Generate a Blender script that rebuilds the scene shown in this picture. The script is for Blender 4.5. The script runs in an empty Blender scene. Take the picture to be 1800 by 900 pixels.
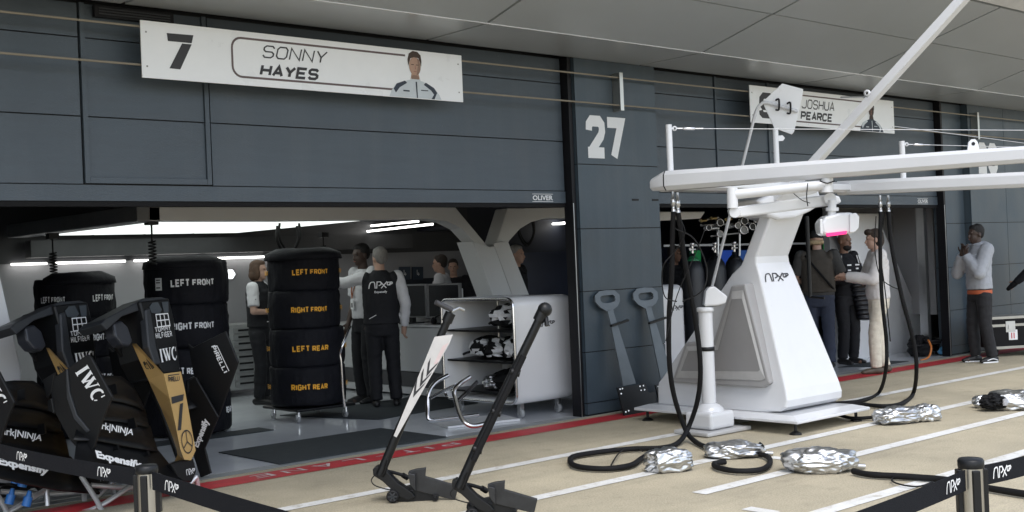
import bpy, bmesh, math, random
from math import sin, cos, pi, radians
from mathutils import Vector as V, Matrix, noise as mnoise
random.seed(7)
S = bpy.context.scene
COL = S.collection

# ------------------------------------------------------------------ camera, sky, sun, exposure
FPX, YAW, PIT, ROL = 2077.46, .846912, .00730629, -.04134323
CAM = V((0, -8.4, 1.55))
_f = V((cos(YAW)*cos(PIT), sin(YAW)*cos(PIT), sin(PIT)))
_r = V((sin(YAW), -cos(YAW), 0)); _u = _r.cross(_f)
RT = cos(ROL)*_r + sin(ROL)*_u; UP = -sin(ROL)*_r + cos(ROL)*_u; FW = _f
cd = bpy.data.cameras.new('camera'); cam = bpy.data.objects.new('camera', cd); COL.objects.link(cam)
cd.sensor_width = 36; cd.lens = FPX/1800*36; cd.clip_start = .05; cd.clip_end = 3000
cam.matrix_world = Matrix(((RT.x, UP.x, -FW.x, CAM.x), (RT.y, UP.y, -FW.y, CAM.y), (RT.z, UP.z, -FW.z, CAM.z), (0, 0, 0, 1)))
S.camera = cam
S.cycles.caustics_reflective = False; S.cycles.caustics_refractive = False; S.cycles.sample_clamp_indirect = 2.5
SUN_EL, SUN_AZ = radians(58), radians(215)      # azimuth of the sun, clockwise from +Y
W = bpy.data.worlds.new('World'); S.world = W; W.use_nodes = True
nt = W.node_tree; bg = nt.nodes['Background']
sky = nt.nodes.new('ShaderNodeTexSky'); sky.sky_type = 'NISHITA'; sky.sun_disc = False
sky.sun_elevation = SUN_EL; sky.sun_rotation = SUN_AZ; sky.air_density = 1.0; sky.dust_density = 1.5
hs = nt.nodes.new('ShaderNodeHueSaturation'); hs.inputs['Saturation'].default_value = .55
nt.links.new(sky.outputs[0], hs.inputs['Color']); nt.links.new(hs.outputs[0], bg.inputs['Color'])
bg.inputs['Strength'].default_value = .15
sl = bpy.data.lights.new('sun', 'SUN'); sun = bpy.data.objects.new('sun', sl); COL.objects.link(sun)
sl.energy = .7; sl.angle = radians(25); sl.color = (1, .98, .95)
sd = V((sin(SUN_AZ)*cos(SUN_EL), cos(SUN_AZ)*cos(SUN_EL), sin(SUN_EL)))
sun.rotation_euler = sd.to_track_quat('Z', 'Y').to_euler()
S.view_settings.view_transform = 'Standard'; S.view_settings.look = 'None'
S.view_settings.exposure = 1.12; S.view_settings.gamma = 1

# ------------------------------------------------------------------ measuring: photograph pixel (1800x900) -> place in the scene
def ray(x, y): return (x-900)/FPX*RT + (450-y)/FPX*UP + FW
def DZ(x, y, d): return CAM + ray(x, y)*d                             # at a distance
def PZ(x, y, z=0): q = ray(x, y); return CAM + q*((z-CAM.z)/q.z)      # on a level
def PY(x, y, Y): q = ray(x, y); return CAM + q*((Y-CAM.y)/q.y)        # on a wall along the facade
def PX(x, y, X): q = ray(x, y); return CAM + q*((X-CAM.x)/q.x)        # on a wall across it
def PP(x, y, P, n): q = ray(x, y); return CAM + q*((V(P)-CAM).dot(V(n))/q.dot(V(n)))
def dep(p): return (V(p)-CAM).dot(FW)
VIEWH = V((_f.x, _f.y, 0)).normalized(); RH = V((_r.x, _r.y, 0))

# ------------------------------------------------------------------ materials
MATS = {}
def mat(name, c, rough=.5, metal=0, var=.12, vs=6, bump=0, bs=60, spec=.5, emit=0, fine=0, coat=0, stretch=None, rvar=0):
    if name in MATS: return MATS[name]
    m = bpy.data.materials.new(name); m.use_nodes = True; MATS[name] = m
    t = m.node_tree; p = t.nodes['Principled BSDF']; N = t.nodes.new; L = t.links.new
    p.inputs['Base Color'].default_value = (*c, 1); p.inputs['Roughness'].default_value = rough
    p.inputs['Metallic'].default_value = metal; p.inputs['Specular IOR Level'].default_value = spec
    if coat: p.inputs['Coat Weight'].default_value = coat; p.inputs['Coat Roughness'].default_value = .1
    if emit: p.inputs['Emission Color'].default_value = (*c, 1); p.inputs['Emission Strength'].default_value = emit
    tc = N('ShaderNodeNewGeometry'); co = tc.outputs['Position']
    if stretch:
        mp = N('ShaderNodeMapping'); mp.inputs['Scale'].default_value = stretch; L(co, mp.inputs[0]); co = mp.outputs[0]
    if var:
        n = N('ShaderNodeTexNoise'); n.inputs['Scale'].default_value = vs; n.inputs['Detail'].default_value = 6
        n.inputs['Roughness'].default_value = .62; L(co, n.inputs['Vector'])
        r = N('ShaderNodeMapRange'); r.inputs[1].default_value = .25; r.inputs[2].default_value = .75
        r.inputs[3].default_value = 1-var; r.inputs[4].default_value = 1+var; L(n.outputs[0], r.inputs[0])
        fac = r.outputs[0]
        if fine:
            n2 = N('ShaderNodeTexNoise'); n2.inputs['Scale'].default_value = 90; n2.inputs['Detail'].default_value = 3
            L(tc.outputs['Position'], n2.inputs['Vector'])
            r2 = N('ShaderNodeMapRange'); r2.inputs[1].default_value = .3; r2.inputs[2].default_value = .7
            r2.inputs[3].default_value = 1-fine; r2.inputs[4].default_value = 1+fine; L(n2.outputs[0], r2.inputs[0])
            mm = N('ShaderNodeMath'); mm.operation = 'MULTIPLY'; L(fac, mm.inputs[0]); L(r2.outputs[0], mm.inputs[1]); fac = mm.outputs[0]
        mx = N('ShaderNodeVectorMath'); mx.operation = 'SCALE'; mx.inputs[0].default_value = c; L(fac, mx.inputs['Scale'])
        L(mx.outputs[0], p.inputs['Base Color'])
        if rvar:
            rr = N('ShaderNodeMapRange'); rr.inputs[1].default_value = .3; rr.inputs[2].default_value = .7
            rr.inputs[3].default_value = max(.03, rough-rvar); rr.inputs[4].default_value = rough+rvar
            L(n.outputs[0], rr.inputs[0]); L(rr.outputs[0], p.inputs['Roughness'])
    if bump:
        b = N('ShaderNodeTexNoise'); b.inputs['Scale'].default_value = bs; b.inputs['Detail'].default_value = 4; L(co, b.inputs['Vector'])
        bp = N('ShaderNodeBump'); bp.inputs['Strength'].default_value = bump; bp.inputs['Distance'].default_value = .01
        L(b.outputs[0], bp.inputs['Height']); L(bp.outputs[0], p.inputs['Normal'])
    return m
def M_(*a, **k): return mat(*a, **k)
door = mat('door_paint', (.060, .079, .099), .42, 0, .16, 1.6, .25, 40, stretch=(1, 1, 8), rvar=.1)
pill = mat('pillar_paint', (.049, .071, .091), .40, 0, .2, 2.2, .08, 30, rvar=.1)
dseal = mat('black_seal', (.006, .006, .008), .5, spec=.3)
white = mat('white_paint', (.83, .845, .865), .32, 0, .04, 3, rvar=.08)
wsat = mat('white_gloss', (.64, .65, .67), .22, 0, .03, 2, coat=.4)
letter = mat('white_lettering', (.80, .81, .82), .5, 0, .03)
dark = mat('dark_lettering', (.028, .027, .03), .5, 0, .05)
red = mat('red_paint', (.52, .03, .04), .55, 0, .16, 5, fine=.12)
conc = mat('pit_lane_concrete', (.47, .415, .30), .85, 0, .16, 1.3, .5, 140, fine=.22)
def weather(m, layers=None):
    t = m.node_tree; N = t.nodes.new; L = t.links.new; p = t.nodes['Principled BSDF']; src = p.inputs['Base Color'].links[0].from_socket
    g = N('ShaderNodeNewGeometry'); out = src
    for scale, sx, lo, hi, dark_, col in layers or ((.55, (1, 1, 1), .42, .66, .22, (.20, .18, .14)), (1.0, (.12, 2.2, 1), .53, .74, .34, (.16, .145, .115)), (5.5, (1, 1, 1), .56, .70, .28, (.22, .19, .14)), (38, (1, 1, 1), .62, .70, .45, (.13, .11, .08))):
        mp = N('ShaderNodeMapping'); mp.inputs['Scale'].default_value = sx; L(g.outputs['Position'], mp.inputs[0])
        n = N('ShaderNodeTexNoise'); n.inputs['Scale'].default_value = scale; n.inputs['Detail'].default_value = 7; n.inputs['Roughness'].default_value = .6; L(mp.outputs[0], n.inputs['Vector'])
        r = N('ShaderNodeMapRange'); r.inputs[1].default_value = lo; r.inputs[2].default_value = hi; r.inputs[3].default_value = 0; r.inputs[4].default_value = dark_; L(n.outputs[0], r.inputs[0])
        mx = N('ShaderNodeMixRGB'); mx.inputs[2].default_value = (*col, 1); L(r.outputs[0], mx.inputs[0]); L(out, mx.inputs[1]); out = mx.outputs[0]
    L(out, p.inputs['Base Color'])
weather(conc)
linep = mat('line_paint', (.74, .74, .72), .7, 0, .1, 7, .1, 90, fine=.08)
epoxy = mat('epoxy_floor', (.70, .73, .77), .1, 0, .06, 1.2, rvar=.05)
thresh = mat('threshold', (.27, .29, .30), .5)
matm = mat('rubber_mat', (.030, .038, .043), .8, 0, .15, 9, .3, 160)
soffm = mat('soffit_metal', (.44, .475, .50), .31, .12, .05, .7)
soffk = mat('joint_dark', (.03, .03, .032), .7)
chrome = mat('chrome', (.72, .72, .74), .16, 1, .05)
steel = mat('brushed_steel', (.50, .49, .46), .28, 1, .06, stretch=(8, 8, 1))
alu = mat('aluminium', (.55, .56, .57), .35, 1, .08)
blk = mat('black_satin', (.006, .0065, .0075), .42, 0, .1, spec=.35)
blkm = mat('black_matt', (.006, .006, .007), .75, 0, .15, 20, .2, 90, spec=.25)
carbon = mat('carbon_black', (.0055, .006, .007), .42, 0, .12, 30, spec=.32)
char = mat('charcoal', (.026, .029, .034), .42, 0, .1)
rubber = mat('rubber', (.008, .008, .009), .6, spec=.3)
blanket = mat('blanket_cloth', (.0046, .0050, .0085), .72, 0, .25, 9, .8, 22, spec=.25)
goldp = mat('gold_paint', (.68, .44, .17), .34, .35, .05, 6, coat=.3)
foil = mat('foil', (.56, .57, .585), .34, 1, .08, 8, .15, 9)
beltm = mat('belt_webbing', (.0065, .0075, .011), .8, 0, .1, 40, .3, 300, spec=.2)
wallg = mat('wall_grey', (.33, .33, .345), .38, 0, .06, 1.2)
walld = mat('wall_dark', (.040, .042, .046), .45, 0, .08, 1.2)
walln = mat('wall_navy', (.024, .028, .040), .5, 0, .1, 1.2)
wallw = mat('wall_white', (.66, .67, .68), .4, 0, .04, 1.2)
ceilm = mat('ceiling_dark', (.02, .021, .023), .7)
whiteg = mat('arch_white', (.70, .71, .71), .35, 0, .04, 2)
led = mat('led_tube', (1, .98, .94), .5, emit=2.6, var=0)
lightp = mat('light_panel', (.93, 1, .96), .5, emit=.55, var=.4, vs=.9)
greyp = mat('grey_panel', (.32, .315, .315), .45, 0, .05)
greyd = mat('grey_recess', (.25, .245, .245), .5, 0, .05)
pink = mat('pink_lens', (.75, .02, .16), .3, emit=.5, var=0)
yel = mat('amber_lettering', (.86, .42, .03), .6, 0, .1)
blue = mat('blue_plug', (.02, .16, .50), .4)
orange = mat('orange_cable', (.65, .22, .05), .5)
screen = mat('screen_off', (.008, .009, .012), .18)

weather(linep, ((9, (1, 1, 1), .54, .66, .55, (.40, .36, .28)), (2.2, (.5, 2, 1), .5, .7, .35, (.45, .41, .33))))
weather(red, ((7, (1, 1, 1), .55, .68, .45, (.26, .10, .08)),))
for m_ in (door, pill): weather(m_, ((2.5, (1.6, 1.6, .12), .50, .74, .30, (.10, .115, .13)), (1.1, (1, 1, .5), .5, .75, .30, (.03, .042, .055)), (26, (1, 1, 1), .70, .76, .35, (.22, .24, .25))))
weather(wsat, ((1.6, (1, 1, .4), .55, .75, .16, (.46, .45, .43)), (30, (1, 1, 1), .69, .75, .3, (.35, .34, .32))))
weather(epoxy, ((1.4, (1, 1, 1), .5, .72, .22, (.36, .37, .39)), (24, (1, 1, 1), .67, .74, .3, (.22, .22, .23))))
weather(matm, ((12, (1, 1, 1), .6, .7, .25, (.09, .09, .09)),))

# ------------------------------------------------------------------ mesh builder
class MB:
    def __init__(s): s.v = []; s.f = []; s.m = []; s.mi = 0; s.sm = []
    def add(s, vs, fs, smooth=False):
        k = len(s.v); s.v += [tuple(p) for p in vs]
        for q in fs: s.f.append(tuple(i+k for i in q)); s.m.append(s.mi); s.sm.append(smooth)
        return s
    def box(s, a, b):
        x0, y0, z0 = [min(a[i], b[i]) for i in range(3)]; x1, y1, z1 = [max(a[i], b[i]) for i in range(3)]
        return s.add([(x0, y0, z0), (x1, y0, z0), (x1, y1, z0), (x0, y1, z0), (x0, y0, z1), (x1, y0, z1), (x1, y1, z1), (x0, y1, z1)],
              [(0, 3, 2, 1), (4, 5, 6, 7), (0, 1, 5, 4), (1, 2, 6, 5), (2, 3, 7, 6), (3, 0, 4, 7)])
    def obox(s, c, ax, ay, az):          # centre and three half-axis vectors
        c, ax, ay, az = V(c), V(ax), V(ay), V(az)
        vs = [c+i*ax+j*ay+k*az for k in (-1, 1) for i, j in ((-1, -1), (1, -1), (1, 1), (-1, 1))]
        return s.add(vs, [(0, 3, 2, 1), (4, 5, 6, 7), (0, 1, 5, 4), (1, 2, 6, 5), (2, 3, 7, 6), (3, 0, 4, 7)])
    def slab(s, pts, ext):               # outline and extrusion vector
        pts = [V(p) for p in pts]; e = V(ext); n = len(pts)
        return s.add(pts+[p+e for p in pts], [tuple(range(n)), tuple(range(2*n-1, n-1, -1))] + [(i, i+n, (i+1) % n+n, (i+1) % n) for i in range(n)])
    def sheet(s, pts): return s.add(pts, [tuple(range(len(pts)))])
    def bar(s, a, b, w, h, up=(0, 0, 1)):   # rectangular bar
        a, b = V(a), V(b); d = (b-a); t = d.normalized(); x = t.cross(V(up)).normalized(); y = x.cross(t)
        return s.obox((a+b)/2, x*w/2, d/2, y*h/2)
    def tube(s, pts, r, n=10, caps=True):
        pts = [V(p) for p in pts]; rs = r if isinstance(r, (list, tuple)) else [r]*len(pts)
        k = len(pts); vs = []; ref = None
        for i, p in enumerate(pts):
            t = (pts[min(i+1, k-1)]-pts[max(i-1, 0)])
            if t.length < 1e-9: t = V((0, 0, 1))
            t.normalize()
            if ref is None: ref = t.cross(V((.13, .31, .94)));  ref = ref if ref.length > 1e-3 else t.cross(V((1, 0, 0)))
            x = (ref-t*ref.dot(t)).normalized(); y = t.cross(x); ref = x
            vs += [p+(x*cos(2*pi*j/n)+y*sin(2*pi*j/n))*rs[i] for j in range(n)]
        fs = [(i*n+j, i*n+(j+1) % n, (i+1)*n+(j+1) % n, (i+1)*n+j) for i in range(k-1) for j in range(n)]
        s.add(vs, fs, True)
        if caps: s.add(vs[:n], [tuple(range(n-1, -1, -1))]); s.add(vs[-n:], [tuple(range(n))])
        return s
    def cyl(s, a, b, r, r2=None, n=20): return s.tube([a, b], [r, r if r2 is None else r2], n)
    def lathe(s, c, prof, n=32, ax=(0, 0, 1), smooth=True):
        c = V(c); z = V(ax).normalized(); x = z.orthogonal().normalized(); y = z.cross(x)
        vs = [c+z*h+(x*cos(2*pi*j/n)+y*sin(2*pi*j/n))*r for r, h in prof for j in range(n)]
        k = len(prof)
        return s.add(vs, [(i*n+j, i*n+(j+1) % n, (i+1)*n+(j+1) % n, (i+1)*n+j) for i in range(k-1) for j in range(n)], smooth)
    def ball(s, c, r, n=14, m=9, rot=None):
        c = V(c); r = (r, r, r) if not isinstance(r, (tuple, list)) else r
        vs = []
        for i in range(m+1):
            a = -pi/2+pi*i/m
            for j in range(n):
                b = 2*pi*j/n; p = V((cos(a)*cos(b)*r[0], cos(a)*sin(b)*r[1], sin(a)*r[2]))
                if rot is not None: p = rot @ p
                vs.append(c+p)
        return s.add(vs, [(i*n+j, i*n+(j+1) % n, (i+1)*n+(j+1) % n, (i+1)*n+j) for i in range(m) for j in range(n)], True)
    def mesh(s, name, mats):
        me = bpy.data.meshes.new(name); me.from_pydata(s.v, [], s.f)
        for m in (mats if isinstance(mats, (list, tuple)) else [mats]): me.materials.append(m)
        me.polygons.foreach_set('material_index', s.m); me.polygons.foreach_set('use_smooth', s.sm)
        bm = bmesh.new(); bm.from_mesh(me); bmesh.ops.recalc_face_normals(bm, faces=bm.faces); bm.to_mesh(me); bm.free()
        return me
ORI = {}
def worldpos(o): return ORI.get(o.name, V((0, 0, 0)))
def link(name, me, parent=None, bevel=0, seg=2):
    o = bpy.data.objects.new(name, me); COL.objects.link(o)
    if parent is not None: o.parent = parent; o.location = -worldpos(parent)
    if bevel:
        b = o.modifiers.new('bevel', 'BEVEL'); b.width = bevel; b.segments = seg; b.limit_method = 'ANGLE'; b.angle_limit = radians(35)
    return o
def part(name, mb, m, parent, bevel=0, label=None, seg=2):
    o = link(name, mb.mesh(name, m) if isinstance(mb, MB) else mb, parent, bevel, seg)
    if label: o['label'] = label
    return o
def tag(o, label=None, cat=None, group=None, kind=None):
    if label: o['label'] = label
    if cat: o['category'] = cat
    if group: o['group'] = group
    if kind: o['kind'] = kind
    return o
def thing(name, loc, label, cat, group=None):
    o = bpy.data.objects.new(name, None); COL.objects.link(o); o.location = loc; o.empty_display_size = .1
    ORI[o.name] = V(loc); return tag(o, label, cat, group)
def solo(name, mb, m, label, cat, group=None, bevel=0): return tag(part(name, mb, m, None, bevel), label, cat, group)
def ground(name, mb, m): return tag(part(name, mb, m, None), kind='structure')
def spline(pts, k=8):
    pts = [V(p) for p in pts]; out = []
    for i in range(len(pts)-1):
        p0, p1, p2, p3 = pts[max(i-1, 0)], pts[i], pts[i+1], pts[min(i+2, len(pts)-1)]
        for j in range(k):
            t = j/k
            out.append(.5*((2*p1)+(-p0+p2)*t+(2*p0-5*p1+4*p2-p3)*t*t+(-p0+3*p1-3*p2+p3)*t**3))
    return out+[pts[-1]]

# ------------------------------------------------------------------ lettering
_tc = {}
TMP = bpy.data.scenes.new('workbench')
def evaluated(o):
    TMP.collection.objects.link(o); vl = TMP.view_layers[0]; vl.update()
    me = bpy.data.meshes.new_from_object(o.evaluated_get(vl.depsgraph)); return me
def glyphs(s, bold=0., shear=0., space=1.):
    k = (s, bold, shear, space)
    if k not in _tc:
        c = bpy.data.curves.new('t', 'FONT'); c.body = s; c.offset = bold; c.shear = shear; c.space_character = space; c.resolution_u = 3
        o = bpy.data.objects.new('t', c); me = evaluated(o)
        vs = [v.co.copy() for v in me.vertices]; fs = [tuple(p.vertices) for p in me.polygons]
        bpy.data.objects.remove(o); bpy.data.curves.remove(c); bpy.data.meshes.remove(me)
        x0, x1 = min(v.x for v in vs), max(v.x for v in vs); y0, y1 = min(v.y for v in vs), max(v.y for v in vs)
        _tc[k] = ([((v.x-x0)/(x1-x0), (v.y-y0)/(y1-y0)) for v in vs], fs)
    return _tc[k]
def strokes(lines, w, asp):
    """open polylines in a 0..1 square (aspect asp = width/height) as flat ribbons"""
    vs, fs = [], []
    for ln in lines:
        ww = w
        if isinstance(ln, tuple): ln, ww = ln
        p = [V((x*asp, y)) for x, y in ln]; n = len(p); k = len(vs)
        for i in range(n):
            a = (p[i]-p[i-1]).normalized() if i else (p[1]-p[0]).normalized()
            b = (p[i+1]-p[i]).normalized() if i < n-1 else a
            t = (a+b); t = t.normalized() if t.length > 1e-6 else a
            nn = V((-t.y, t.x)); sc = ww/2/max(.5, abs(nn.dot(V((-a.y, a.x)))))
            vs += [((p[i]+nn*sc).x/asp, (p[i]+nn*sc).y), ((p[i]-nn*sc).x/asp, (p[i]-nn*sc).y)]
        fs += [(k+2*i, k+2*i+1, k+2*i+3, k+2*i+2) for i in range(n-1)]
    return vs, fs
def arc(cx, cy, rx, ry, a0, a1, n=10): return [(cx+rx*cos(radians(a0+(a1-a0)*i/n)), cy+ry*sin(radians(a0+(a1-a0)*i/n))) for i in range(n+1)]
APX = strokes([[(0, .02), (.03, .55), (.08, .9), (.14, .98), (.22, .98), (.25, .85), (.27, .02)],
               [(.33, .02), (.36, .98), (.50, .98), (.53, .80), (.52, .55), (.42, .42)],
               [(.50, .98), (.74, .05)], [(.78, 1.0), (.52, .02)],
               [(.88, .88), (.80, .86), (.78, .62), (.80, .48), (.88, .48), (.88, .64)],
               [(.90, .45), (.91, .88), (.98, .88), (1., .74), (.97, .62), (.92, .62)]], .13, 2.9)
IWC = strokes([([(.06, .03), (.06, .97)], .17), ([(0, .02), (.13, .02)], .05), ([(0, .98), (.13, .98)], .05),
               ([(.23, .97), (.34, .06)], .17), ([(.34, .06), (.44, .9)], .07), ([(.40, .97), (.51, .06)], .17), ([(.51, .06), (.62, .97)], .07),
               ([(.17, .98), (.31, .98)], .05), ([(.36, .98), (.48, .98)], .05), ([(.57, .98), (.68, .98)], .05),
               (arc(.85, .5, .125, .45, 70, 290, 16), .15), ([(.97, .97), (.96, .66)], .06), ([(.97, .3), (.93, .1)], .06)], .1, 1.9)
FLAG = strokes([[(0, 0), (1, 0), (1, 1), (0, 1), (0, -.03)], [(.0, .5), (1, .5)], [(.33, .0), (.33, 1)], [(.66, 0), (.66, 1)]], .09, 1.5)
STAR = strokes([arc(.5, .5, .47, .47, 0, 360, 28), [(.5, .5), (.5, .95)], [(.5, .5), (.11, .27)], [(.5, .5), (.89, .27)]], .055, 1)
_C = lambda *p: list(p)
LET = {  # letters as pen strokes in a box one unit wide and one high
 'A': [[(0, 0), (.5, 1), (1, 0)], [(.2, .3), (.8, .3)]], 'C': [[(1, .82), (.8, 1), (.2, 1), (0, .8), (0, .2), (.2, 0), (.8, 0), (1, .18)]],
 'E': [[(1, 1), (0, 1), (0, 0), (1, 0)], [(0, .5), (.85, .5)]], 'F': [[(1, 1), (0, 1), (0, 0)], [(0, .5), (.85, .5)]],
 'G': [[(1, .82), (.8, 1), (.2, 1), (0, .8), (0, .2), (.2, 0), (.8, 0), (1, .2), (1, .48), (.55, .48)]], 'H': [[(0, 0), (0, 1)], [(1, 0), (1, 1)], [(0, .5), (1, .5)]],
 'I': [[(.5, 0), (.5, 1)]], 'J': [[(1, 1), (1, .2), (.8, 0), (.2, 0), (0, .2)]], 'L': [[(0, 1), (0, 0), (1, 0)]], 'M': [[(0, 0), (0, 1), (.5, .35), (1, 1), (1, 0)]],
 'N': [[(0, 0), (0, 1), (1, 0), (1, 1)]], 'O': [[(.2, 0), (0, .2), (0, .8), (.2, 1), (.8, 1), (1, .8), (1, .2), (.8, 0), (.17, 0)]],
 'P': [[(0, 0), (0, 1), (.8, 1), (1, .85), (1, .6), (.8, .45), (0, .45)]], 'R': [[(0, 0), (0, 1), (.8, 1), (1, .85), (1, .62), (.8, .48), (0, .48)], [(.5, .48), (1, 0)]],
 'S': [[(1, .82), (.8, 1), (.2, 1), (0, .84), (0, .64), (.2, .5), (.8, .5), (1, .36), (1, .16), (.8, 0), (.2, 0), (0, .18)]],
 'T': [[(0, 1), (1, 1)], [(.5, 1), (.5, 0)]], 'U': [[(0, 1), (0, .2), (.2, 0), (.8, 0), (1, .2), (1, 1)]], 'V': [[(0, 1), (.5, 0), (1, 1)]],
 'Y': [[(0, 1), (.5, .45), (1, 1)], [(.5, .45), (.5, 0)]], '-': [[(.1, .5), (.9, .5)]],
 '2': [[(0, .70), (.02, .88), (.2, 1), (.8, 1), (.98, .88), (1, .70), (.90, .54), (.10, .02)], [(-.12, 0), (1.12, 0)]], '7': [[(0, 1), (1, 1), (.42, -.12)]],
 '6': [[(1, .76), (.96, .9), (.78, 1), (.22, 1), (.02, .86), (0, .16), (.2, 0), (.8, 0), (1, .16), (1, .42), (.8, .58), (.2, .58), (0, .44)]],
 '9': [[(0, .24), (.04, .1), (.22, 0), (.78, 0), (.98, .14), (1, .84), (.8, 1), (.2, 1), (0, .84), (0, .58), (.2, .42), (.8, .42), (1, .56)]]}
def tech(txt, w=.18, lw=.55, gap=.30, shear=0.):
    x = 0; vs, fs = [], []
    for ch in txt:
        if ch == ' ': x += lw*.75; continue
        L_ = lw*(.12 if ch == 'I' else 1.3 if ch == 'M' else 1)
        ln = [[(a*L_, w/2+b*(1-w)) for a, b in l] for l in LET[ch]]
        v, f = strokes(ln, w, 1); k = len(vs); vs += [(p+x+shear*q, q) for p, q in v]; fs += [tuple(i+k for i in t) for t in f]; x += L_+gap
    x0, x1 = min(p for p, q in vs), max(p for p, q in vs); y0, y1 = min(q for p, q in vs), max(q for p, q in vs)
    return [((p-x0)/(x1-x0), (q-y0)/(y1-y0)) for p, q in vs], fs
def PIR():
    v, f = tech('PIRELLI', .2, .5, .27); v = [(a, b*.72) for a, b in v]
    v2, f2 = strokes([[(.05, .95), (1, .95)], [(.05, 1.0), (.05, .5)]], .13, 3.2); k = len(v)
    return v+v2, f+[tuple(i+k for i in q) for q in f2]
def place(name, g, fn, m, parent, label=None):
    vs, fs = g; b = MB(); lay = {}; seen = set(); n = 0
    if all(len(q) == 4 for q in fs):
        for q in fs:
            if seen and not (seen & set(q)): n += 1; seen = set()
            seen |= set(q)
            for i in q: lay.setdefault(i, (n % 8)*.0005)
    pts = []
    for i, (u, v) in enumerate(vs):
        p = fn(u, v); pts.append(p+(CAM-p).normalized()*lay.get(i, 0))
    b.add(pts, fs)
    return part(name, b, m, parent, label=label)
def flat(o, xd, yd, n=(0, 0, 0)):
    o, xd, yd, n = V(o), V(xd), V(yd), V(n); return lambda u, v: o+xd*u+yd*v+n
def quadmap(tl, tr, br, bl, n=(0, 0, 0)):
    tl, tr, br, bl, n = V(tl), V(tr), V(br), V(bl), V(n)
    return lambda u, v: (bl*(1-u)+br*u)*(1-v)+(tl*(1-u)+tr*u)*v+n
def face_y(x0, y0, x1, y1, Y):      # photo rectangle (mid-edges) onto a wall along the facade
    xm, ym = (x0+x1)/2, (y0+y1)/2
    a, b = PY(x0, ym, Y).x, PY(x1, ym, Y).x; z1, z0 = PY(xm, y0, Y).z, PY(xm, y1, Y).z
    return flat((a, Y, z0), (b-a, 0, 0), (0, 0, z1-z0))

# ================================================================== THE SETTING
b = MB(); b.sheet([(-120, -160, 0), (160, -160, 0), (160, .0, 0), (-120, .0, 0)]); ground('pit_lane_ground', b, conc)
b = MB(); b.sheet([(-20, .0, .002), (60, .0, .002), (60, .14, .002), (-20, .14, .002)]); ground('threshold_strip', b, thresh)
b = MB(); b.sheet([(-20, .14, .004), (60, .14, .004), (60, 30, .004), (-20, 30, .004)]); ground('garage_floor', b, epoxy)
b = MB(); b.sheet([(-20, -.42, .004), (60, -.42, .004), (60, -.13, .004), (-20, -.13, .004)]); redo = ground('red_line', b, red)
place('line_lettering', tech('PIT-LANE', .14, .55, .5), flat((6.46, -.185, .007), (-2.0, 0, 0), (0, -.16, 0)), mat('faded_white', (.62, .52, .51), .7, 0, .3, 30), redo)
b = MB()
for y0, y1, x0, x1 in ((-1.58, -1.46, 1.5, 60), (-2.66, -2.54, 1.5, 60), (-3.42, -3.30, 6.0, 60), (-4.36, -4.24, 5.5, 60)):
    b.sheet([(x0, y0, .004), (x1, y0, .004), (x1, y1, .004), (x0, y1, .004)])
for x, y0, y1 in ((7.4, -3.04, -2.9), (5.82, -4.1, -3.88)):
    b.sheet([(x-.05, y0, .004), (x+.05, y0, .004), (x+.05, y1, .004), (x-.05, y1, .004)])
ground('lane_markings', b, linep)

# the pit building: pillars, shutters, soffit
B = thing('pit_building', (8.35, 0, 0), 'long pit building with slate blue pillars, part open shutters and grey soffit overhead', 'building')
def panelled(name, x0, x1, y, zs, m=pill, gap=.009, xs=None):
    k = MB(); k.mi = 1; k.box((x0+.006, y+.012, 0), (x1-.006, y+.13, 3.62)); k.mi = 0
    xs = xs or [x0, x1]
    for i in range(len(zs)-1):
        for j in range(len(xs)-1):
            k.box((xs[j]+gap/2, y, zs[i]+gap/2), (xs[j+1]-gap/2, y+.011, zs[i+1]-gap/2))
    k.mi = 0
    for i in range(len(zs)-1):
        for x in (x0, x1): k.box((x-.002, y+.0135, zs[i]+gap/2), (x+.002, y+.125, zs[i+1]-gap/2))
    return part(name, k, [m, dseal], B)
ZS = [.015, .13, .64, 1.25, 1.88, 2.53, 3.15, 3.6]
panelled('pillar', 1.08, 2.32, 0, ZS)
p27 = panelled('pillar', 8.35, 9.56, 0, ZS)
p26 = panelled('pillar', 16.33, 19.9, 0, ZS, xs=[16.33, 17.42, 18.6, 19.9])
panelled('pillar_reveal', 15.68, 16.32, .10, ZS)
panelled('wall_cladding', 20.0, 60, 0, ZS, xs=[20+i*2.5 for i in range(17)])
panelled('wall_cladding', -20, 1.0, 0, ZS, xs=[-20+i*3 for i in range(8)])
f27 = lambda x0, x1, z0, z1: flat((x0, -.003, z0), (x1-x0, 0, 0), (0, 0, z1-z0))
place('bay_number', tech('2', .26, .56), f27(8.485, 8.765, 2.595, 3.03), letter, p27)
place('bay_number', tech('7', .26, .56), f27(8.80, 9.075, 2.595, 3.025), letter, p27)
place('bay_number', tech('2', .26, .56), f27(16.58, 16.87, 2.60, 3.06), letter, p26)
place('bay_number', tech('6', .26, .56), f27(16.90, 17.19, 2.60, 3.06), letter, p26)
for x in (9.13, 9.44): k = MB(); k.box((x, -.004, 2.165), (x+.1, .002, 2.185)); part('slot_vent', k, dseal, p27)
k = MB(); k.box((19, .0, 3.61), (20, .4, 3.7))
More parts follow.
